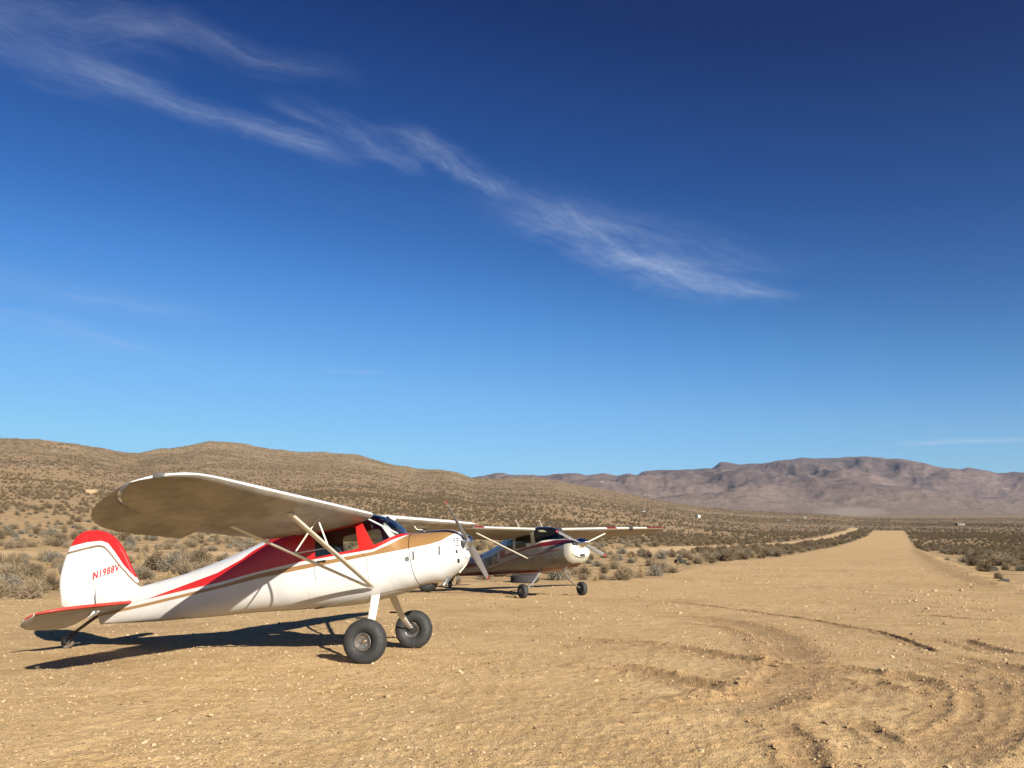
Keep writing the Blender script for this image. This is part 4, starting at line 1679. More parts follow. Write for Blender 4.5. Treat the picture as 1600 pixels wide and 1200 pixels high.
def nose2(bb, w_=.115):
    def f(m, hull):
        r0, r1 = [], []
        for k_ in range(20):
            t = 2 * math.pi * k_ / 20
            b, z = bb + w_ * math.cos(t), 1.345 + .062 * math.sin(t)
            a0, h0 = hull.world(1.52, z)
            a1, h1 = hull.world(1.722, z)
            r0.append((a0, b, h0))
            r1.append((a1, b, h1))
        m.loft([r0, r1])
    return f


def scoop2(m, hull):
    r0, r1 = [], []
    for k_ in range(20):
        t = 2 * math.pi * k_ / 20
        b, z = .0 + .10 * spow(math.cos(t), .5), .985 + .045 * spow(math.sin(t), .5)
        a0, h0 = hull.world(1.45, z)
        a1, h1 = hull.world(1.722, z)
        r0.append((a0, b, h0))
        r1.append((a1, b, h1))
    m.loft([r0, r1])


def exhaust2(m, hull):
    m.tube([(.98, -.20, 1.0), (.95, -.25, .90), (.85, -.27, .74)], .028, 12)


def whip2(b):
    def f(m, hull):
        m.tube([(-.75, b, 2.10), (-.98, b, 2.42)], .009, 6)
    return f


def visor2(m, hull):
    m.box((-.28, -.27, 2.06), (.20, .34, .012), Matrix.Rotation(R(20), 3, 'Y'))


def frame2(sg):
    def f(m, hull):
        m.tube([(-.30, sg * .50, 2.05), (-.12, sg * .50, 1.66)], .016, 8)
    return f


cfg2 = dict(
    name='light_airplane', pose=POSE2, theta=TH2,
    label='grey metal high-wing taildragger with maroon trim and polished spinner, parked behind the white one',
    top=[(-6.25, .95), (-5.108, 1.10), (-3.982, 1.30), (-2.848, 1.60), (-2.1, 1.87), (-1.6, 2.0), (-1.0, 2.13), (-.55, 2.19), (-.30, 2.17), (-.12, 2.09), (.05, 1.96), (.20, 1.84), (.32, 1.79), (.60, 1.80), (1.0, 1.80), (1.25, 1.775), (1.34, 1.74), (1.385, 1.69)],
    bot=[(-6.15, .42), (-5.0, .47), (-2.174, .624), (-.298, .739), (.35, .83), (.906, .929), (1.20, 1.03), (1.36, 1.13), (1.44, 1.24)],
    wid=[(-5.95, .07), (-5.0, .16), (-3.6, .30), (-2.2, .46), (-1.3, .55), (-.4, .575), (.3, .565), (.9, .53), (1.2, .50), (1.45, .465), (1.58, .43), (1.66, .38), (1.70, .33), (1.715, .28)],
    ntop=[(-6, 2.1), (-3.0, 2.5), (-1.4, 4.0), (-.9, 4.6), (.1, 4.2), (.5, 3.0), (.8, 2.5), (1.8, 2.3)],
    nbot=[(-6, 2.2), (-1.4, 2.8), (.5, 2.8), (1.0, 2.5), (1.8, 2.4)],
    zmid=[(-6, .5), (-1.4, .42), (-.6, .40), (.2, .42), (.7, .48), (1.8, .5)],
    x0=-5.95, x1=1.715, firewall=.86,
    windows=[('door_window', [(-1.255, 1.475), (-1.29, 1.80), (-1.24, 1.835), (-.50, 1.955), (-.44, 1.93), (-.37, 1.60), (-.42, 1.565)]),
             ('rear_window', [(-1.90, 1.50), (-1.86, 1.68), (-1.78, 1.73), (-1.50, 1.79), (-1.45, 1.76), (-1.405, 1.46), (-1.45, 1.43), (-1.84, 1.445)])],
    windshield=[(-.15, 1.665), (.0, 1.705), (.15, 1.755), (.30, 1.795), (.40, 1.83), (.5, 2.4), (-.42, 2.4), (-.40, 2.05), (-.33, 2.02)],
    door=[(-1.33, 1.42), (-1.27, 1.0), (-.28, 1.06), (-.33, 1.52)],
    handle=(-1.15, 1.36),
    skin=skin2, trim=CREAM,
    patches=[('latch', small_outline(.75, 1.50, .02, .09, .2), GREYP), ('latch', small_outline(.82, 1.24, .02, .09, .2), GREYP)],
    nose_parts=[('air_inlet', nose2(-.19)), ('air_inlet', nose2(.19)), ('lower_inlet', scoop2)],
    extras=[('exhaust_pipe', exhaust2, ALU), ('whip_antenna', whip2(-.75), CREAM), ('whip_antenna', whip2(.20), CREAM), ('sun_visor', visor2, simple('visor_tan', (.42, .34, .22), .7)),
            ('windshield_post', frame2(1), CREAM)],
    wing=dict(b0=.55, bend=5.0, btip=[5.05, 5.2, 5.3, 5.38, 5.42, 5.45, 5.465, 5.475], split=.76, ail=2.75, ailend=5.3, le=le2, te=te2, hle=hle2, inc=INC2,
              t=lambda b: .115, mat=wing2, te0le=sub_le(le2, te2), hte=sub_hle(le2, te2, hle2, INC2), tf=lambda f: (lambda b: .14), adroop=0.0,
              light_b=5.40, struts=[(0, 0, 0)], strutmat=CREAM,
              strutbars=[(-.45, 2.62, 1.985, -.60, .545, 1.175, .052)], jury=[]),
    tail=dict(k=1.0, edroop=R(8), thick=.09, finmat=tail2, rudmat=tail2, stabmat=skin2,
              fin=[(-4.75, 1.08), (-5.3, 1.35), (-5.55, 1.75), (-5.75, 2.0), (-5.95, 2.10), (-6.2, 2.10), (-6.02, .98)],
              rudder=[(-6.215, 2.10), (-6.4, 2.02), (-6.52, 1.75), (-6.56, 1.4), (-6.55, 1.0), (-6.48, .68), (-6.15, .52), (-6.04, .56)],
              stab0=(-4.9, 2.02),
              stab=[(-4.86, .06), (-4.90, .5), (-5.05, 1.3), (-5.15, 1.6), (-5.30, 1.75), (-5.46, 1.78), (-5.46, .06)],
              elev=[(-5.475, .30), (-5.475, 1.60), (-5.475, 1.80), (-5.62, 1.78), (-5.82, 1.6), (-5.97, 1.2), (-6.02, .7), (-6.0, .4), (-5.8, .25)],
              tw0=(-5.95, .50), tw1=(-6.35, .115), twr=.12),
    gear=dict(top=(-.10, .42, .82), axle=(-.02, 1.05, .26), w0=.14, w1=.085, T=1.18, R=.222, wid=.17, mat=simple('gear_silver', (.46, .45, .42), .4, .35)),
    prop=dict(hub=(1.435, 0, 1.668), spinner=True, ang=R(-23), R=.98, chord=.17, tip=.085),
    cabin=dict(floor=(0, 0), x=(-1.6, .75), z=.98, bulk=-1.75, panel=.50, panel_top=1.66, seat=-.25),
)
root2, hull2 = aircraft(cfg2)
# dark landing lights in the outer leading edge
for sg in (-1, 1):
    wg = [o for o in root2.children if o.name.startswith('wing') and 'strut' not in o.name and o.data.vertices[0].co.y * sg > 0][0]
    m = MB()
    m.tube([(le2(3.6) - .06, sg * 3.52, hle2(3.6) + .005), (le2(3.6) - .06, sg * 3.68, hle2(3.6) + .005)], .072, 14)
    m.build('landing_light', BLACK, wg, smooth=50)


def side_text(txt, size, a0, h0, tilt, sg, hull, mat, parent, sx, out, spacing=1.0):
    ct, st = math.cos(tilt), math.sin(tilt)

    def to3(x, y, z):
        a = a0 + sg * 0 + (x * ct - y * st if sg < 0 else -(x * ct) - y * st)
        h = h0 + (x * st + y * ct if sg < 0 else -x * st + y * ct)
        return (a, sg * (hull.half_width(a, h) + out + z), h)
    return text_obj('registration', txt, size, to3, mat, parent, sx=sx, spacing=spacing)


TILT2 = math.atan2(1.293 - 1.087, 3.504 - 2.491)
for sg in (-1, 1):
    a0, h0 = (-3.62, .765) if sg < 0 else (-2.30, .765 + 1.32 * math.tan(TILT2))
    side_text('N3801Z', .44, a0, h0, TILT2, sg, hull2, INK, root2, .80, .006, 1.0)

# ------------------------------------------------------------------ desert plants
def twig_material(name, c0, c1, tip, tr=.0):
    m, nt = material(name)
    oi = nt.new('ShaderNodeObjectInfo')
    at = nt.new('ShaderNodeAttribute', attribute_name='t')
    c = nt.mix(oi.outputs['Random'], c0, c1)
    c = nt.mix(nt.ramp(at.outputs['Fac'], .25, 1.0), c, tip)
    n = nt.noise(obj_xyz(nt), 5.0, 3)
    f = nt.ramp(n, .3, .7, .78, 1.2)
    c = nt.mix(1.0, c, nt.comb(f, f, f), 'MULTIPLY')
    nt.put(nt.b.inputs['Base Color'], c)
    nt.b.inputs['Roughness'].default_value = .9
    nt.b.inputs['Specular IOR Level'].default_value = .1
    return m


TW_BURRO = twig_material('burrobush_twigs', (0.142, 0.107, 0.068, 1), (0.211, 0.157, 0.100, 1), (0.268, 0.203, 0.125, 1))
TW_GREY = twig_material('grey_sage_twigs', (0.127, 0.108, 0.079, 1), (0.171, 0.147, 0.110, 1), (0.226, 0.196, 0.145, 1))
TW_CREO = twig_material('creosote_foliage', (0.109, 0.076, 0.048, 1), (0.149, 0.106, 0.066, 1), (0.161, 0.122, 0.071, 1))
TW_STRAW = twig_material('dry_grass_stems', (.26, .185, .09, 1), (.34, .245, .12, 1), (.40, .30, .155, 1))


def shrub_arrays(kind, seed):
    rng = np.random.default_rng(seed)
    V, Q, T = [], [], []

    def ribbon(p, w):
        d = p[-1] - p[0]
        side = np.cross(d, rng.normal(size=3))
        side /= np.linalg.norm(side) + 1e-9
        b = len(V)
        n = len(p)
        for i, q in enumerate(p):
            ww = w * (1 - .75 * i / (n - 1))
            V.append(q - side * ww)
            V.append(q + side * ww)
            T.extend([i / (n - 1)] * 2)
        for i in range(n - 1):
            Q.append((b + 2 * i, b + 2 * i + 1, b + 2 * i + 3, b + 2 * i + 2))

    def leaf(c, s, t):
        u = rng.normal(size=3)
        u /= np.linalg.norm(u)
        v = np.cross(u, rng.normal(size=3))
        v /= np.linalg.norm(v) + 1e-9
        b = len(V)
        for a, e in ((-1, -.45), (.2, -.5), (1, .4), (-.3, .5)):
            V.append(c + u * a * s + v * e * s)
            T.append(t)
        Q.append((b, b + 1, b + 2, b + 3))

    # unit plant: about 1 across, height set by kind; a few lobes make the outline uneven
    spec = dict(burro=(330, .62, .30, 1.0, .0075, 620, .018), sage=(300, .55, .26, 1.0, .008, 700, .020),
                creosote=(190, .66, .20, .95, .010, 1050, .020), straw=(320, .55, .10, .42, .0055, 60, .012))[kind]
    nt_, H, r0, spread, w, nl, ls = spec
    lobes = [(rng.uniform(0, 2 * np.pi), rng.uniform(.65, 1.15)) for _ in range(6)]

    def lob(phi):
        s = sum(a * max(0, np.cos(phi - p)) ** 3 for p, a in lobes)
        return .55 + .42 * min(s, 1.5)
    tips = []
    for _ in range(nt_):
        phi = rng.uniform(0, 2 * np.pi)
        el = np.arcsin(rng.uniform(.05, 1) ** .8)
        L = rng.uniform(.72, 1.05) * lob(phi)
        rad = .5 * L * np.cos(el) * spread
        z = H * np.sin(el) * (.55 + .45 * L) * rng.uniform(.8, 1.05)
        base = np.array([r0 * rng.normal() * .45 * np.cos(phi), r0 * rng.normal() * .45 * np.sin(phi), -.03])
        tip = np.array([rad * np.cos(phi), rad * np.sin(phi), z])
        mid = base * .45 + tip * .55 + np.array([0, 0, .10 * H]) * rng.uniform(-.5, 1) + rng.normal(size=3) * .035
        q3 = mid * .35 + tip * .65 + rng.normal(size=3) * .022
        ribbon([base, mid, q3, tip], w * rng.uniform(.6, 1.3))
        tips.append((mid, q3, tip))
    for _ in range(nl):
        m_, q_, t_ = tips[rng.integers(len(tips))]
        k = rng.uniform(0, 1)
        c = (m_ * (1 - k) + q_ * k) if rng.random() < .35 else (q_ * (1 - k) + t_ * k)
        leaf(c + rng.normal(size=3) * .018, ls * rng.uniform(.6, 1.4), rng.uniform(.35, 1))
    return np.array(V), np.array(Q), np.array(T)


KINDS = [('burro', TW_BURRO, 3), ('sage', TW_GREY, 2), ('creosote', TW_CREO, 3), ('straw', TW_STRAW, 2)]
VARIANTS = []      # (kind, mesh)
for ki, (kn, mt, cnt) in enumerate(KINDS):
    for s in range(cnt):
        v, q, t = shrub_arrays(kn, 100 * ki + s + 7)
        me = bpy.data.meshes.new(kn)
        nm = {'burro': 'burrobush', 'sage': 'sagebrush', 'creosote': 'creosote_bush', 'straw': 'dry_grass_tuft'}[kn]
        o = from_arrays(nm, v, q, mt, attrs={'t': t}, smooth=False)
        VARIANTS.append((kn, o.data, nm))
        bpy.data.objects.remove(o)
        bpy.data.meshes.remove(me)

rng = np.random.default_rng(20240)
PX, PY = [], []
for y0, y1, rho in ((22, 60, .50), (60, 150, .46), (150, 400, .31), (400, 900, .105), (900, 1500, .050)):
    n = int(rho * .85 * (y1 * y1 - y0 * y0))
    y = np.sqrt(rng.uniform(y0 * y0, y1 * y1, n))
    x = rng.uniform(-.85, .85, n) * y
    PX.append(x)
    PY.append(y)
PX, PY = np.concatenate(PX), np.concatenate(PY)
r_ = np.hypot(PX, PY)
patch = fbm(PX / 14, PY / 14, 3, 201) * np.clip(60 / r_, .25, 1) * .9 + fbm(PX / 110, PY / 170, 4, 203) * 1.0
keep = rng.random(len(PX)) < np.clip(.60 + patch * (1.35 + 1.0 * (r_ < 70)), .03, 1)
d_s = poly_dist(PX, PY, STRIP, closed=True)
in_s = in_poly(PX, PY, STRIP)
keep &= ~in_s & (d_s > .55)
# the bare shoulder along the right edge and the track on the left
d_r = poly_dist(PX, PY, ROAD)
keep &= d_r > 2.9 + rng.random(len(PX)) * 1.2
rightside = (PX > np.interp(PY, [18, 27, 39, 60, 93, 140, 243, 453], [14, 16, 21, 30, 45, 65, 112, 206]))
keep &= ~(rightside & (d_s < np.clip(3.2 + 3.0 * fbm(PX / 6, PY / 6, 2, 207), .6, 7)) & (PY < 130) & (rng.random(len(PX)) < .93))
uu = PX / PY
keep &= ~((uu > .02) & (uu < .26) & (PY > 42) & (PY < 92) & ~rightside & (rng.random(len(PX)) < .5))
keep &= ~((np.abs(PX - 11.53) < 1.0) & (np.abs(PY - 59.3) < 1.6)) & ~((np.abs(PX - 26.67) < .9) & (PY > 45) & (PY < 51)) & ~((np.abs(PX - 20.2) < 1.0) & (PY > 33) & (PY < 39))
PX, PY = PX[keep], PY[keep]
# a few that the photograph shows plainly
HAND = [(4.9, 38.6, 0, 1.06), (6.0, 40.2, 3, 1.02), (7.0, 42.0, 1, 1.1), (3.7, 38.2, 3, 0.85), (8.4, 45.5, 0, 0.94), (9.0, 51.5, 1, 0.77), (-14.6, 26.6, 0, 1.02), (-15.9, 27.0, 0, 1.07), (-13.2, 27.4, 1, 0.82), (-16.8, 31.5, 2, 1.27), (-18.2, 33, 2, 1.39), (-12.6, 30.2, 0, 0.9), (-11.6, 34.5, 2, 1.23), (-9.8, 36.0, 0, 0.98), (-8.5, 38.4, 1, 0.94), (-7.6, 39.2, 1, 0.9), (-7.0, 37.8, 0, 0.82), (-6.1, 40.3, 1, 0.98), (-9.0, 34.0, 0, 0.82), (14.8, 66, 0, 1.27), (16.6, 70, 1, 1.36), (18.4, 72, 2, 1.36), (21.0, 80, 2, 1.36), (13.6, 65, 3, 1.1), (20.0, 76, 0, 1.27), (27.6, 50.5, 2, 1.02), (21.6, 38.6, 2, 0.64), (29.5, 55.5, 2, 1.1), (31.5, 59, 2, 1.19), (33.5, 64, 1, 1.19), (27.9, 49.0, 0, 0.85)]
n0 = len(PX)
PX = np.concatenate([PX, [h[0] for h in HAND]])
PY = np.concatenate([PY, [h[1] for h in HAND]])
uu = PX / PY
N = len(PX)
# kinds: tan and grey brush near the strip, a dark belt of creosote farther up the slope
dark = np.clip(.13 + .62 * sstep(PY, 90, 190) * (1 - .5 * sstep(PY, 420, 700)) + fbm(PX / 40, PY / 40, 2, 211) * .5 + .30 * (uu > .47), .03, .92)
q = rng.random(N)
kind = np.where(q < dark, 2, np.where(q < dark + (1 - dark) * .55, 0, np.where(q < dark + (1 - dark) * .84, 1, 3)))
size = np.where(kind == 2, rng.lognormal(.20, .28, N), np.where(kind == 3, rng.lognormal(-.45, .3, N), rng.lognormal(-.08, .32, N)))
size = np.clip(size, .3, 2.0)
size *= .92 * np.where(uu > .44, .80, 1.0) * np.where((PY < 34) & (kind != 2), .9, 1) * (1 + .06 * sstep(PY, 250, 900)) * (1 - .12 * sstep(PY, 60, 150))
for k, h in enumerate(HAND):
    kind[n0 + k] = h[2]
    size[n0 + k] = h[3]
PZ = land(PX, PY)
rot = rng.uniform(0, 2 * np.pi, N)
first = [0, 3, 5, 8]
var = np.array([first[k] for k in kind]) + (rng.integers(0, 1000, N) % np.array([3, 2, 3, 2])[kind])
sx = size * rng.uniform(.85, 1.15, N)
sz = size * rng.uniform(.75, 1.15, N)
pix = size / PY * F_PX
vis = (np.abs(uu) < .615)
# what the parked aircraft hide is counted lower
scr = np.where(vis, pix, 0)
order = np.argsort(-scr)
solo = order[:300]
LBL = {
    ('burro', 0): ('dry tan-grey bush on the sand behind the parked airplanes', 'tan bushes behind the airplanes'),
    ('sage', 0): ('rounded pale grey bush on the sand behind the parked airplanes', 'grey bushes behind the airplanes'),
    ('creosote', 0): ('tall dark brown creosote bush on the slope behind the parked airplanes', 'dark bushes behind the airplanes'),
    ('straw', 0): ('yellow dry grass tuft among bushes behind the parked airplanes', 'grass tufts behind the airplanes'),
    ('burro', 1): ('dry tan-grey bush between the airstrip and the pale dirt road', 'tan bushes along the dirt road'),
    ('sage', 1): ('rounded pale grey bush between the airstrip and the pale dirt road', 'grey bushes along the dirt road'),
    ('creosote', 1): ('dark creosote bush between the airstrip and the pale dirt road', 'dark bushes along the dirt road'),
    ('straw', 1): ('yellow dry grass tuft between the airstrip and the pale dirt road', 'grass tufts along the dirt road'),
    ('burro', 2): ('dry tan-grey bush beyond the right edge of the airstrip', 'tan bushes right of the airstrip'),
    ('sage', 2): ('rounded pale grey bush beyond the right edge of the airstrip', 'grey bushes right of the airstrip'),
    ('creosote', 2): ('dark creosote bush beyond the right edge of the airstrip', 'dark bushes right of the airstrip'),
    ('straw', 2): ('yellow dry grass tuft beyond the right edge of the airstrip', 'grass tufts right of the airstrip'),
}
proto = {}
for i in solo:
    kn, me, nm = VARIANTS[var[i]]
    if var[i] in proto:
        o = proto[var[i]].copy()
        COL.objects.link(o)
    else:
        o = bpy.data.objects.new(nm, me)
        COL.objects.link(o)
        proto[var[i]] = o
    o.location = (PX[i], PY[i], PZ[i] - .01)
    o.rotation_euler = (0, 0, rot[i])
    o.scale = (sx[i], sx[i], sz[i])
    zone = 2 if uu[i] > .40 else 1 if (uu[i] > .085) else 0
    lb, gp = LBL[(kn, zone)]
    tag(o, lb, 'bush' if kn != 'straw' else 'grass tuft', gp)
for v_ in range(len(VARIANTS)):       # every kind of plant stands somewhere among the 300
    if v_ not in proto:
        i = next(j for j in order if var[j] == v_)
        o = bpy.data.objects.new(VARIANTS[v_][2], VARIANTS[v_][1])
        COL.objects.link(o)
        o.location = (PX[i], PY[i], PZ[i])
        o.scale = (sx[i], sx[i], sz[i])
        lb, gp = LBL[(VARIANTS[v_][0], 0)]
        tag(o, lb, 'bush', gp)
        proto[v_] = o
        solo = np.append(solo, i)


def scatter(name, pos, rots, scl, idx, protos, **props):
    """one countless cover: copies of standing plants or stones set on points"""
    me = bpy.data.meshes.new(name)
    me.vertices.add(len(pos))
    me.vertices.foreach_set('co', np.ascontiguousarray(pos, dtype=np.float32).ravel())
    for nm, typ, key, arr in (('rot', 'FLOAT_VECTOR', 'vector', rots), ('scl', 'FLOAT_VECTOR', 'vector', scl)):
        at = me.attributes.new(nm, typ, 'POINT')
        at.data.foreach_set(key, np.ascontiguousarray(arr, dtype=np.float32).ravel())
    at = me.attributes.new('idx', 'INT', 'POINT')
    at.data.foreach_set('value', np.ascontiguousarray(idx, dtype=np.int32))
    o = link(name, me)
    ng = bpy.data.node_groups.new(name + '_scatter', 'GeometryNodeTree')
    ng.interface.new_socket('Geometry', in_out='INPUT', socket_type='NodeSocketGeometry')
    ng.interface.new_socket('Geometry', in_out='OUTPUT', socket_type='NodeSocketGeometry')
    gi, go = ng.nodes.new('NodeGroupInput'), ng.nodes.new('NodeGroupOutput')
    join = ng.nodes.new('GeometryNodeJoinGeometry')
    for p in reversed(protos):
        oi = ng.nodes.new('GeometryNodeObjectInfo')
        oi.inputs['Object'].default_value = p
        oi.inputs['As Instance'].default_value = True
        ng.links.new(oi.outputs['Geometry'], join.inputs[0])
    iop = ng.nodes.new('GeometryNodeInstanceOnPoints')
    ng.links.new(gi.outputs[0], iop.inputs['Points'])
    ng.links.new(join.outputs[0], iop.inputs['Instance'])
    iop.inputs['Pick Instance'].default_value = True

    def named(nm, typ):
        n = ng.nodes.new('GeometryNodeInputNamedAttribute')
        n.data_type = typ
        n.inputs[0].default_value = nm
        return n.outputs[0]
    ng.links.new(named('idx', 'INT'), iop.inputs['Instance Index'])
    e2r = ng.nodes.new('FunctionNodeEulerToRotation')
    ng.links.new(named('rot', 'FLOAT_VECTOR'), e2r.inputs[0])
    ng.links.new(e2r.outputs[0], iop.inputs['Rotation'])
    ng.links.new(named('scl', 'FLOAT_VECTOR'), iop.inputs['Scale'])
    ng.links.new(iop.outputs[0], go.inputs[0])
    md = o.modifiers.new('scatter', 'NODES')
    md.node_group = ng
    tag(o, kind='stuff', **props)
    return o


rest = np.ones(N, bool)
rest[solo] = False
ri = np.where(rest)[0]
scatter('desert_scrub', np.stack([PX[ri], PY[ri], PZ[ri] - .01], -1), np.stack([ri * 0, ri * 0, rot[ri]], -1).astype(float),
        np.stack([sx[ri], sx[ri], sz[ri]], -1), var[ri], [proto[v_] for v_ in range(len(VARIANTS))],
        label='low desert scrub covering the plain and the slopes')

# ------------------------------------------------------------------ stones and gravel
ROCKM, nt = material('pale_stone')
oi = nt.new('ShaderNodeObjectInfo')
rc = nt.mix(oi.outputs['Random'], (.30, .20, .105, 1), (.50, .37, .215, 1))
rc = nt.mix(nt.lt(oi.outputs['Random'], .22), rc, (.20, .125, .068, 1))
rn = nt.ramp(nt.noise(obj_xyz(nt), 3.0, 5), .3, .7, .75, 1.15)
nt.put(nt.b.inputs['Base Color'], nt.mix(1.0, rc, nt.comb(rn, rn, rn), 'MULTIPLY'))
nt.b.inputs['Roughness'].default_value = .9


def rock_mesh(seed, sub):
    bm = bmesh.new()
    bmesh.ops.create_icosphere(bm, subdivisions=sub, radius=1)
    rg = np.random.default_rng(seed)
    ds = [(Vector(rg.normal(size=3)).normalized(), rg.uniform(.55, .85)) for _ in range(9)]
    st = (rg.uniform(.8, 1.25), rg.uniform(.75, 1.05), rg.uniform(.5, .75))
    for v in bm.verts:
        for d, k in ds:
            e = v.co.dot(d)
            if e > k:
                v.co -= d * (e - k)
        v.co = Vector((v.co.x * st[0], v.co.y * st[1], v.co.z * st[2]))
    me = bpy.data.meshes.new('stone')
    bm.to_mesh(me)
    bm.free()
    me.materials.append(ROCKM)
    return me


rocks = [rock_mesh(s, 2) for s in range(5)]
rg = np.random.default_rng(5)
rock_proto = []
ROCKS = [(.37, 13.83, .055), (-1.2, 8.6, .034), (.9, 9.5, .036), (1.6, 8.2, .030), (-3.9, 9.0, .03), (-5.4, 14.9, .04), (2.6, 7.4, .032), (3.3, 12.2, .035), (-2.6, 7.7, .028), (5.0, 11.6, .035),
         (-.6, 10.2, .03), (1.1, 16.8, .045), (3.9, 20.3, .06), (7.6, 22.6, .06), (10.3, 21.7, .075), (11.6, 25.1, .07), (-3.3, 17.6, .05), (5.6, 8.1, .035), (4.4, 7.2, .028), (.2, 7.2, .026),
         (-4.6, 7.9, .03), (6.8, 14.9, .05), (8.5, 17.2, .05), (-6.9, 19.4, .05), (14.8, 30.5, .11), (13.4, 28.2, .10), (16.0, 31.0, .09), (18.2, 34.6, .10), (17.1, 32.4, .07), (19.6, 37.0, .10)]
for k, (x, y, s) in enumerate(ROCKS):
    if k < 5:
        o = bpy.data.objects.new('stone', rocks[k])
        rock_proto.append(o)
    else:
        o = rock_proto[k % 5].copy()
    COL.objects.link(o)
    o.location = (x, y, land1(x, y) + s * .25)
    o.rotation_euler = (rg.uniform(-.3, .3), rg.uniform(-.3, .3), rg.uniform(0, 6.28))
    o.scale = (s, s, s)
    far_r = y > 20
    tag(o, 'pale stone lying at the stony right edge of the airstrip' if far_r and x > 6 else 'pale fist-sized stone lying on the bare dirt of the airstrip', 'stone',
        'stones along the strip edge' if far_r and x > 6 else 'stones on the airstrip')

NG = 120000
t = rg.random(NG)
gr = 5.6 * np.exp(t * math.log(75 / 5.6))
ga = rg.uniform(-math.atan(.72), math.atan(.72), NG)
gx, gy = gr * np.sin(ga), gr * np.cos(ga)
cl = fbm(gx / 1.4, gy / 1.4, 3, 301) + .6 * fbm(gx / 5, gy / 5, 2, 303) + .35 * sstep(gx, 2, 12) - .1
ok = rg.random(NG) < np.clip(.5 + 1.1 * cl, .08, 1)
gx, gy, gr = gx[ok], gy[ok], gr[ok]
gs = np.clip(rg.lognormal(-5.1, .55, len(gx)), .003, .034) * np.clip((gr / 13) ** .6, .8, 2.2)
gz = land(gx, gy)
dgz, _t = detail_height(gx, gy, np.full(len(gx), .03))
gz = gz + dgz
n_ = len(gx)
scatter('gravel', np.stack([gx, gy, gz + gs * .15], -1), np.stack([rg.uniform(-.5, .5, n_), rg.uniform(-.5, .5, n_), rg.uniform(0, 6.28, n_)], -1),
        np.repeat(gs[:, None], 3, 1), rg.integers(0, 5, n_), rock_proto, label='loose gravel scattered over the dirt')

# crumbled clods thrown up along the furrows
cx_, cy_ = [], []
for pts, hw, dep, berm, side in TRACKS:
    C = catmull(pts, 14)
    for a_, b_ in zip(C[:-1], C[1:]):
        d_ = b_ - a_
        L_ = np.hypot(*d_)
        k_ = rg.poisson(L_ * 110 * min(1, berm / .05))
        if k_:
            tt_ = rg.random(k_)
            nrm_ = np.array([-d_[1], d_[0]]) / (L_ + 1e-9)
            off = rg.normal(0, .35, k_) * hw + rg.choice([-1, 1], k_) * hw * 1.4
            cx_.append(a_[0] + d_[0] * tt_ + nrm_[0] * off)
            cy_.append(a_[1] + d_[1] * tt_ + nrm_[1] * off)
cx_, cy_ = np.concatenate(cx_), np.concatenate(cy_)
CLODM = simple('dirt_clod', (.27, .165, .078), .95, 0, .3, 2.0)
clod_me = [rock_mesh(50 + s, 2) for s in range(3)]
for me in clod_me:
    me.materials.clear()
    me.materials.append(CLODM)
CL = [(3.2, 10.75, .05), (2.15, 8.9, .055), (4.5, 9.1, .045)]
cp = []
for k, (x, y, s) in enumerate(CL):
    o = bpy.data.objects.new('dirt_clod', clod_me[k])
    COL.objects.link(o)
    o.location = (x, y, land1(x, y) + s * .3)
    o.scale = (s, s, s * .8)
    tag(o, 'dark clod of dirt thrown up beside a wheel furrow', 'clod', 'clods beside the furrows')
    cp.append(o)
cz_ = land(cx_, cy_) + detail_height(cx_, cy_, np.full(len(cx_), .03))[0]
n_ = len(cx_)
cs = np.clip(rg.lognormal(-4.95, .5, n_), .003, .024)
scatter('loose_dirt', np.stack([cx_, cy_, cz_ + cs * .2], -1), rg.uniform(-3, 3, (n_, 3)), np.stack([cs, cs, cs * .8], -1), rg.integers(0, 3, n_), cp,
        label='crumbled dirt along the wheel furrows')

# ------------------------------------------------------------------ old tyres beside the strip
OLDT = simple('weathered_rubber', (.026, .024, .023), .85, 0, .35, 8, bump=.004)


def old_tire(x, y, rad, wid, sink, tilt, label):
    m = MB()
    prof = [(-.40 * wid, rad * .56), (-.49 * wid, rad * .66), (-.50 * wid, rad * .80), (-.43 * wid, rad * .93), (-.36 * wid, rad * .985)]
    for k in range(5):   # tread ribs
        s0 = -.36 * wid + .72 * wid * k / 5
        prof += [(s0 + .01 * wid, rad), (s0 + .115 * wid, rad), (s0 + .125 * wid, rad * .972), (s0 + .135 * wid, rad * .972)]
    prof += [(.36 * wid, rad * .985), (.43 * wid, rad * .93), (.50 * wid, rad * .80), (.49 * wid, rad * .66), (.40 * wid, rad * .56), (.30 * wid, rad * .60), (-.30 * wid, rad * .60), (-.40 * wid, rad * .56)]
    m.lathe(prof, (0, 0, wid / 2), 'z', 44)
    for v in range(len(m.v)):
        p = m.v[v]
        m.v[v] = (p[0], p[1], p[2] if False else p[2])
    o = m.build('old_tire', OLDT, None, smooth=35)
    o.location = (x, y, land1(x, y) - sink)
    o.rotation_euler = tilt
    tag(o, label, 'tire')
    return o


old_tire(.54, 36.9, .60, .36, .02, (0, R(-2), .3), 'large black truck tire lying flat behind the grey airplane')
old_tire(11.53, 59.3, .42, .26, .02, (0, R(4), .9), 'black tire lying flat among bushes left of the strip')
old_tire(26.67, 48.3, .36, .24, .02, (R(8), 0, .2), 'black tire lying beside a bush at the right edge of the strip')
old_tire(20.22, 35.9, .34, .22, .08, (R(-14), R(10), 1.2), 'grey dusty tire half sunk in dirt, nearest on the right edge')

# ------------------------------------------------------------------ small things far off on the plain
TANKM = simple('white_tank_paint', (.80, .79, .76), .45, 0, .06, 1)
WOODM = simple('weathered_wood', (.10, .075, .05), .9, 0, .2, 2)
ROOFM = simple('dull_roof', (.16, .14, .13), .8, 0, .2, .5)
WALLM = simple('pale_wall', (.62, .58, .52), .8, 0, .12, .5)


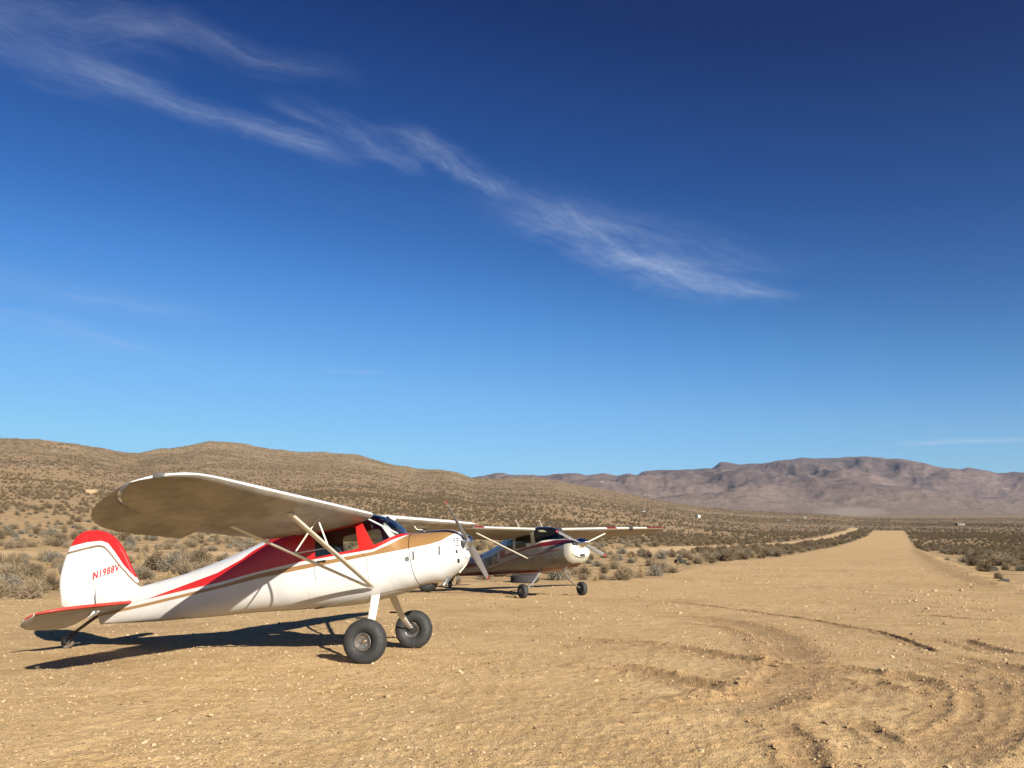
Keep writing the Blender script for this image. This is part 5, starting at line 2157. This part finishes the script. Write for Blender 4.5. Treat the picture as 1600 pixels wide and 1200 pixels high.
def water_tank(x, y, label):
    z = land1(x, y)
    root = empty('water_tank', (x, y, z))
    tag(root, label, 'water tank')
    m = MB()
    m.lathe([(0, .95), (.25, 1.15), (1.7, 1.15), (2.1, .98), (2.35, .55), (2.4, .02)], (0, 0, 0), 'z', 32)
    m.build('tank', TANKM, root, smooth=40)
    m = MB()
    m.box((-2.0, .3, .95), (1.2, 1.4, 1.9))
    m.box((-2.0, .3, 1.96), (1.4, 1.6, .12))
    m.build('pump_housing', BLACK, root)


water_tank(143.9, 661, 'small white water tank with a dark pump box in the distant scrub')


def pole(x, y, h, label):
    z = land1(x, y)
    root = empty('utility_pole', (x, y, z))
    tag(root, label, 'pole')
    m = MB()
    m.tube([(0, 0, -.5), (0, 0, h)], [.2, .14], 8)
    m.build('post', WOODM, root)
    m = MB()
    m.box((0, 0, h - .8), (2.6, .16, .2))
    m.box((0, 0, h - 1.6), (.9, .5, 1.2))
    m.build('crossarm', WOODM, root)


pole(217.3, 1000, 7.5, 'lone dark utility pole on the far slope above the white tank')


def house(x, y, w, d, h, rz, label, wall=WALLM, roof=ROOFM):
    z = land1(x, y)
    root = empty('desert_house', (x, y, z), (0, 0, rz))
    tag(root, label, 'house')
    m = MB()
    m.box((0, 0, h / 2 - .3), (w, d, h + .6))
    m.build('wall', wall, root)
    m = MB()
    e = .35
    m.loft([[(-w / 2 - e, -d / 2 - e, h), (-w / 2 - e, d / 2 + e, h), (-w / 2 - e, 0, h + d * .22)], [(w / 2 + e, -d / 2 - e, h), (w / 2 + e, d / 2 + e, h), (w / 2 + e, 0, h + d * .22)]])
    m.build('roof', roof, root)
    for k in (-.3, .3):
        m = MB()
        m.box((k * w, -d / 2 - .02, h * .55), (1.0, .06, .9))
        m.build('window', BLACK, root)
    m = MB()
    m.box((0, -d / 2 - .02, 1.0), (.95, .06, 2.0))
    m.build('door', WOODM, root)


house(89.3, 583.5, 2.2, 1.8, 1.5, .2, 'tiny pale shed on the scrub slope behind the far wing tip')
house(234.9, 729.7, 1.8, 1.6, 1.5, -.2, 'tiny white shed left of the pale road end, nearer one', TANKM, TANKM)
house(315.3, 923.5, 2.2, 1.9, 1.7, .1, 'tiny white shed beside a track far beyond the strip', TANKM, TANKM)
house(360.2, 691.3, 8.0, 3.2, 1.6, .45, 'long low dull building in the scrub far right of the strip', simple('dusty_wall', (.30, .235, .18), .9), ROOFM)

# pale boulder on the left slope
o = bpy.data.objects.new('boulder', rock_mesh(77, 3))
COL.objects.link(o)
o.location = (-131, 264.7, land1(-131, 264.7) + .5)
o.scale = (2.4, 2.0, 2.2)
o.data.materials.clear()
o.data.materials.append(simple('sandstone', (.31, .215, .12), .95, 0, .2, 1.2))
tag(o, 'big rounded tan boulder on the brushy slope left of the white wing tip', 'boulder')

# ------------------------------------------------------------------ air
hz, nt = material('haze_air')
nt.n.remove(nt.b)
pv = nt.new('ShaderNodeVolumePrincipled')
pv.inputs['Color'].default_value = (.52, .72, 1.0, 1)
pv.inputs['Density'].default_value = 2.5e-5
pv.inputs['Anisotropy'].default_value = .2
nt.l.new(pv.outputs[0], nt.n['Material Output'].inputs['Volume'])
m = MB()
m.box((0, 0, 348), (26000, 26000, 704))
hb = m.build('haze', hz)
tag(hb, kind='stuff')

du, nt = material('dust_air')
nt.n.remove(nt.b)
pv = nt.new('ShaderNodeVolumePrincipled')
pv.inputs['Color'].default_value = (.95, .86, .74, 1)
pv.inputs['Density'].default_value = .0013
nt.l.new(pv.outputs[0], nt.n['Material Output'].inputs['Volume'])
bm = bmesh.new()
bmesh.ops.create_icosphere(bm, subdivisions=4, radius=1)
for v in bm.verts:
    k = 1 + .25 * math.sin(v.co.x * 5 + 1) * math.cos(v.co.y * 4)
    v.co = Vector((v.co.x * 95, v.co.y * 60, v.co.z * 13 * k))
me = bpy.data.meshes.new('dust_cloud')
bm.to_mesh(me)
bm.free()
shade(me, 180)
o = link('dust_cloud', me, du)
o.location = (812, 2050, land1(812, 2050) + 8)
tag(o, kind='stuff')
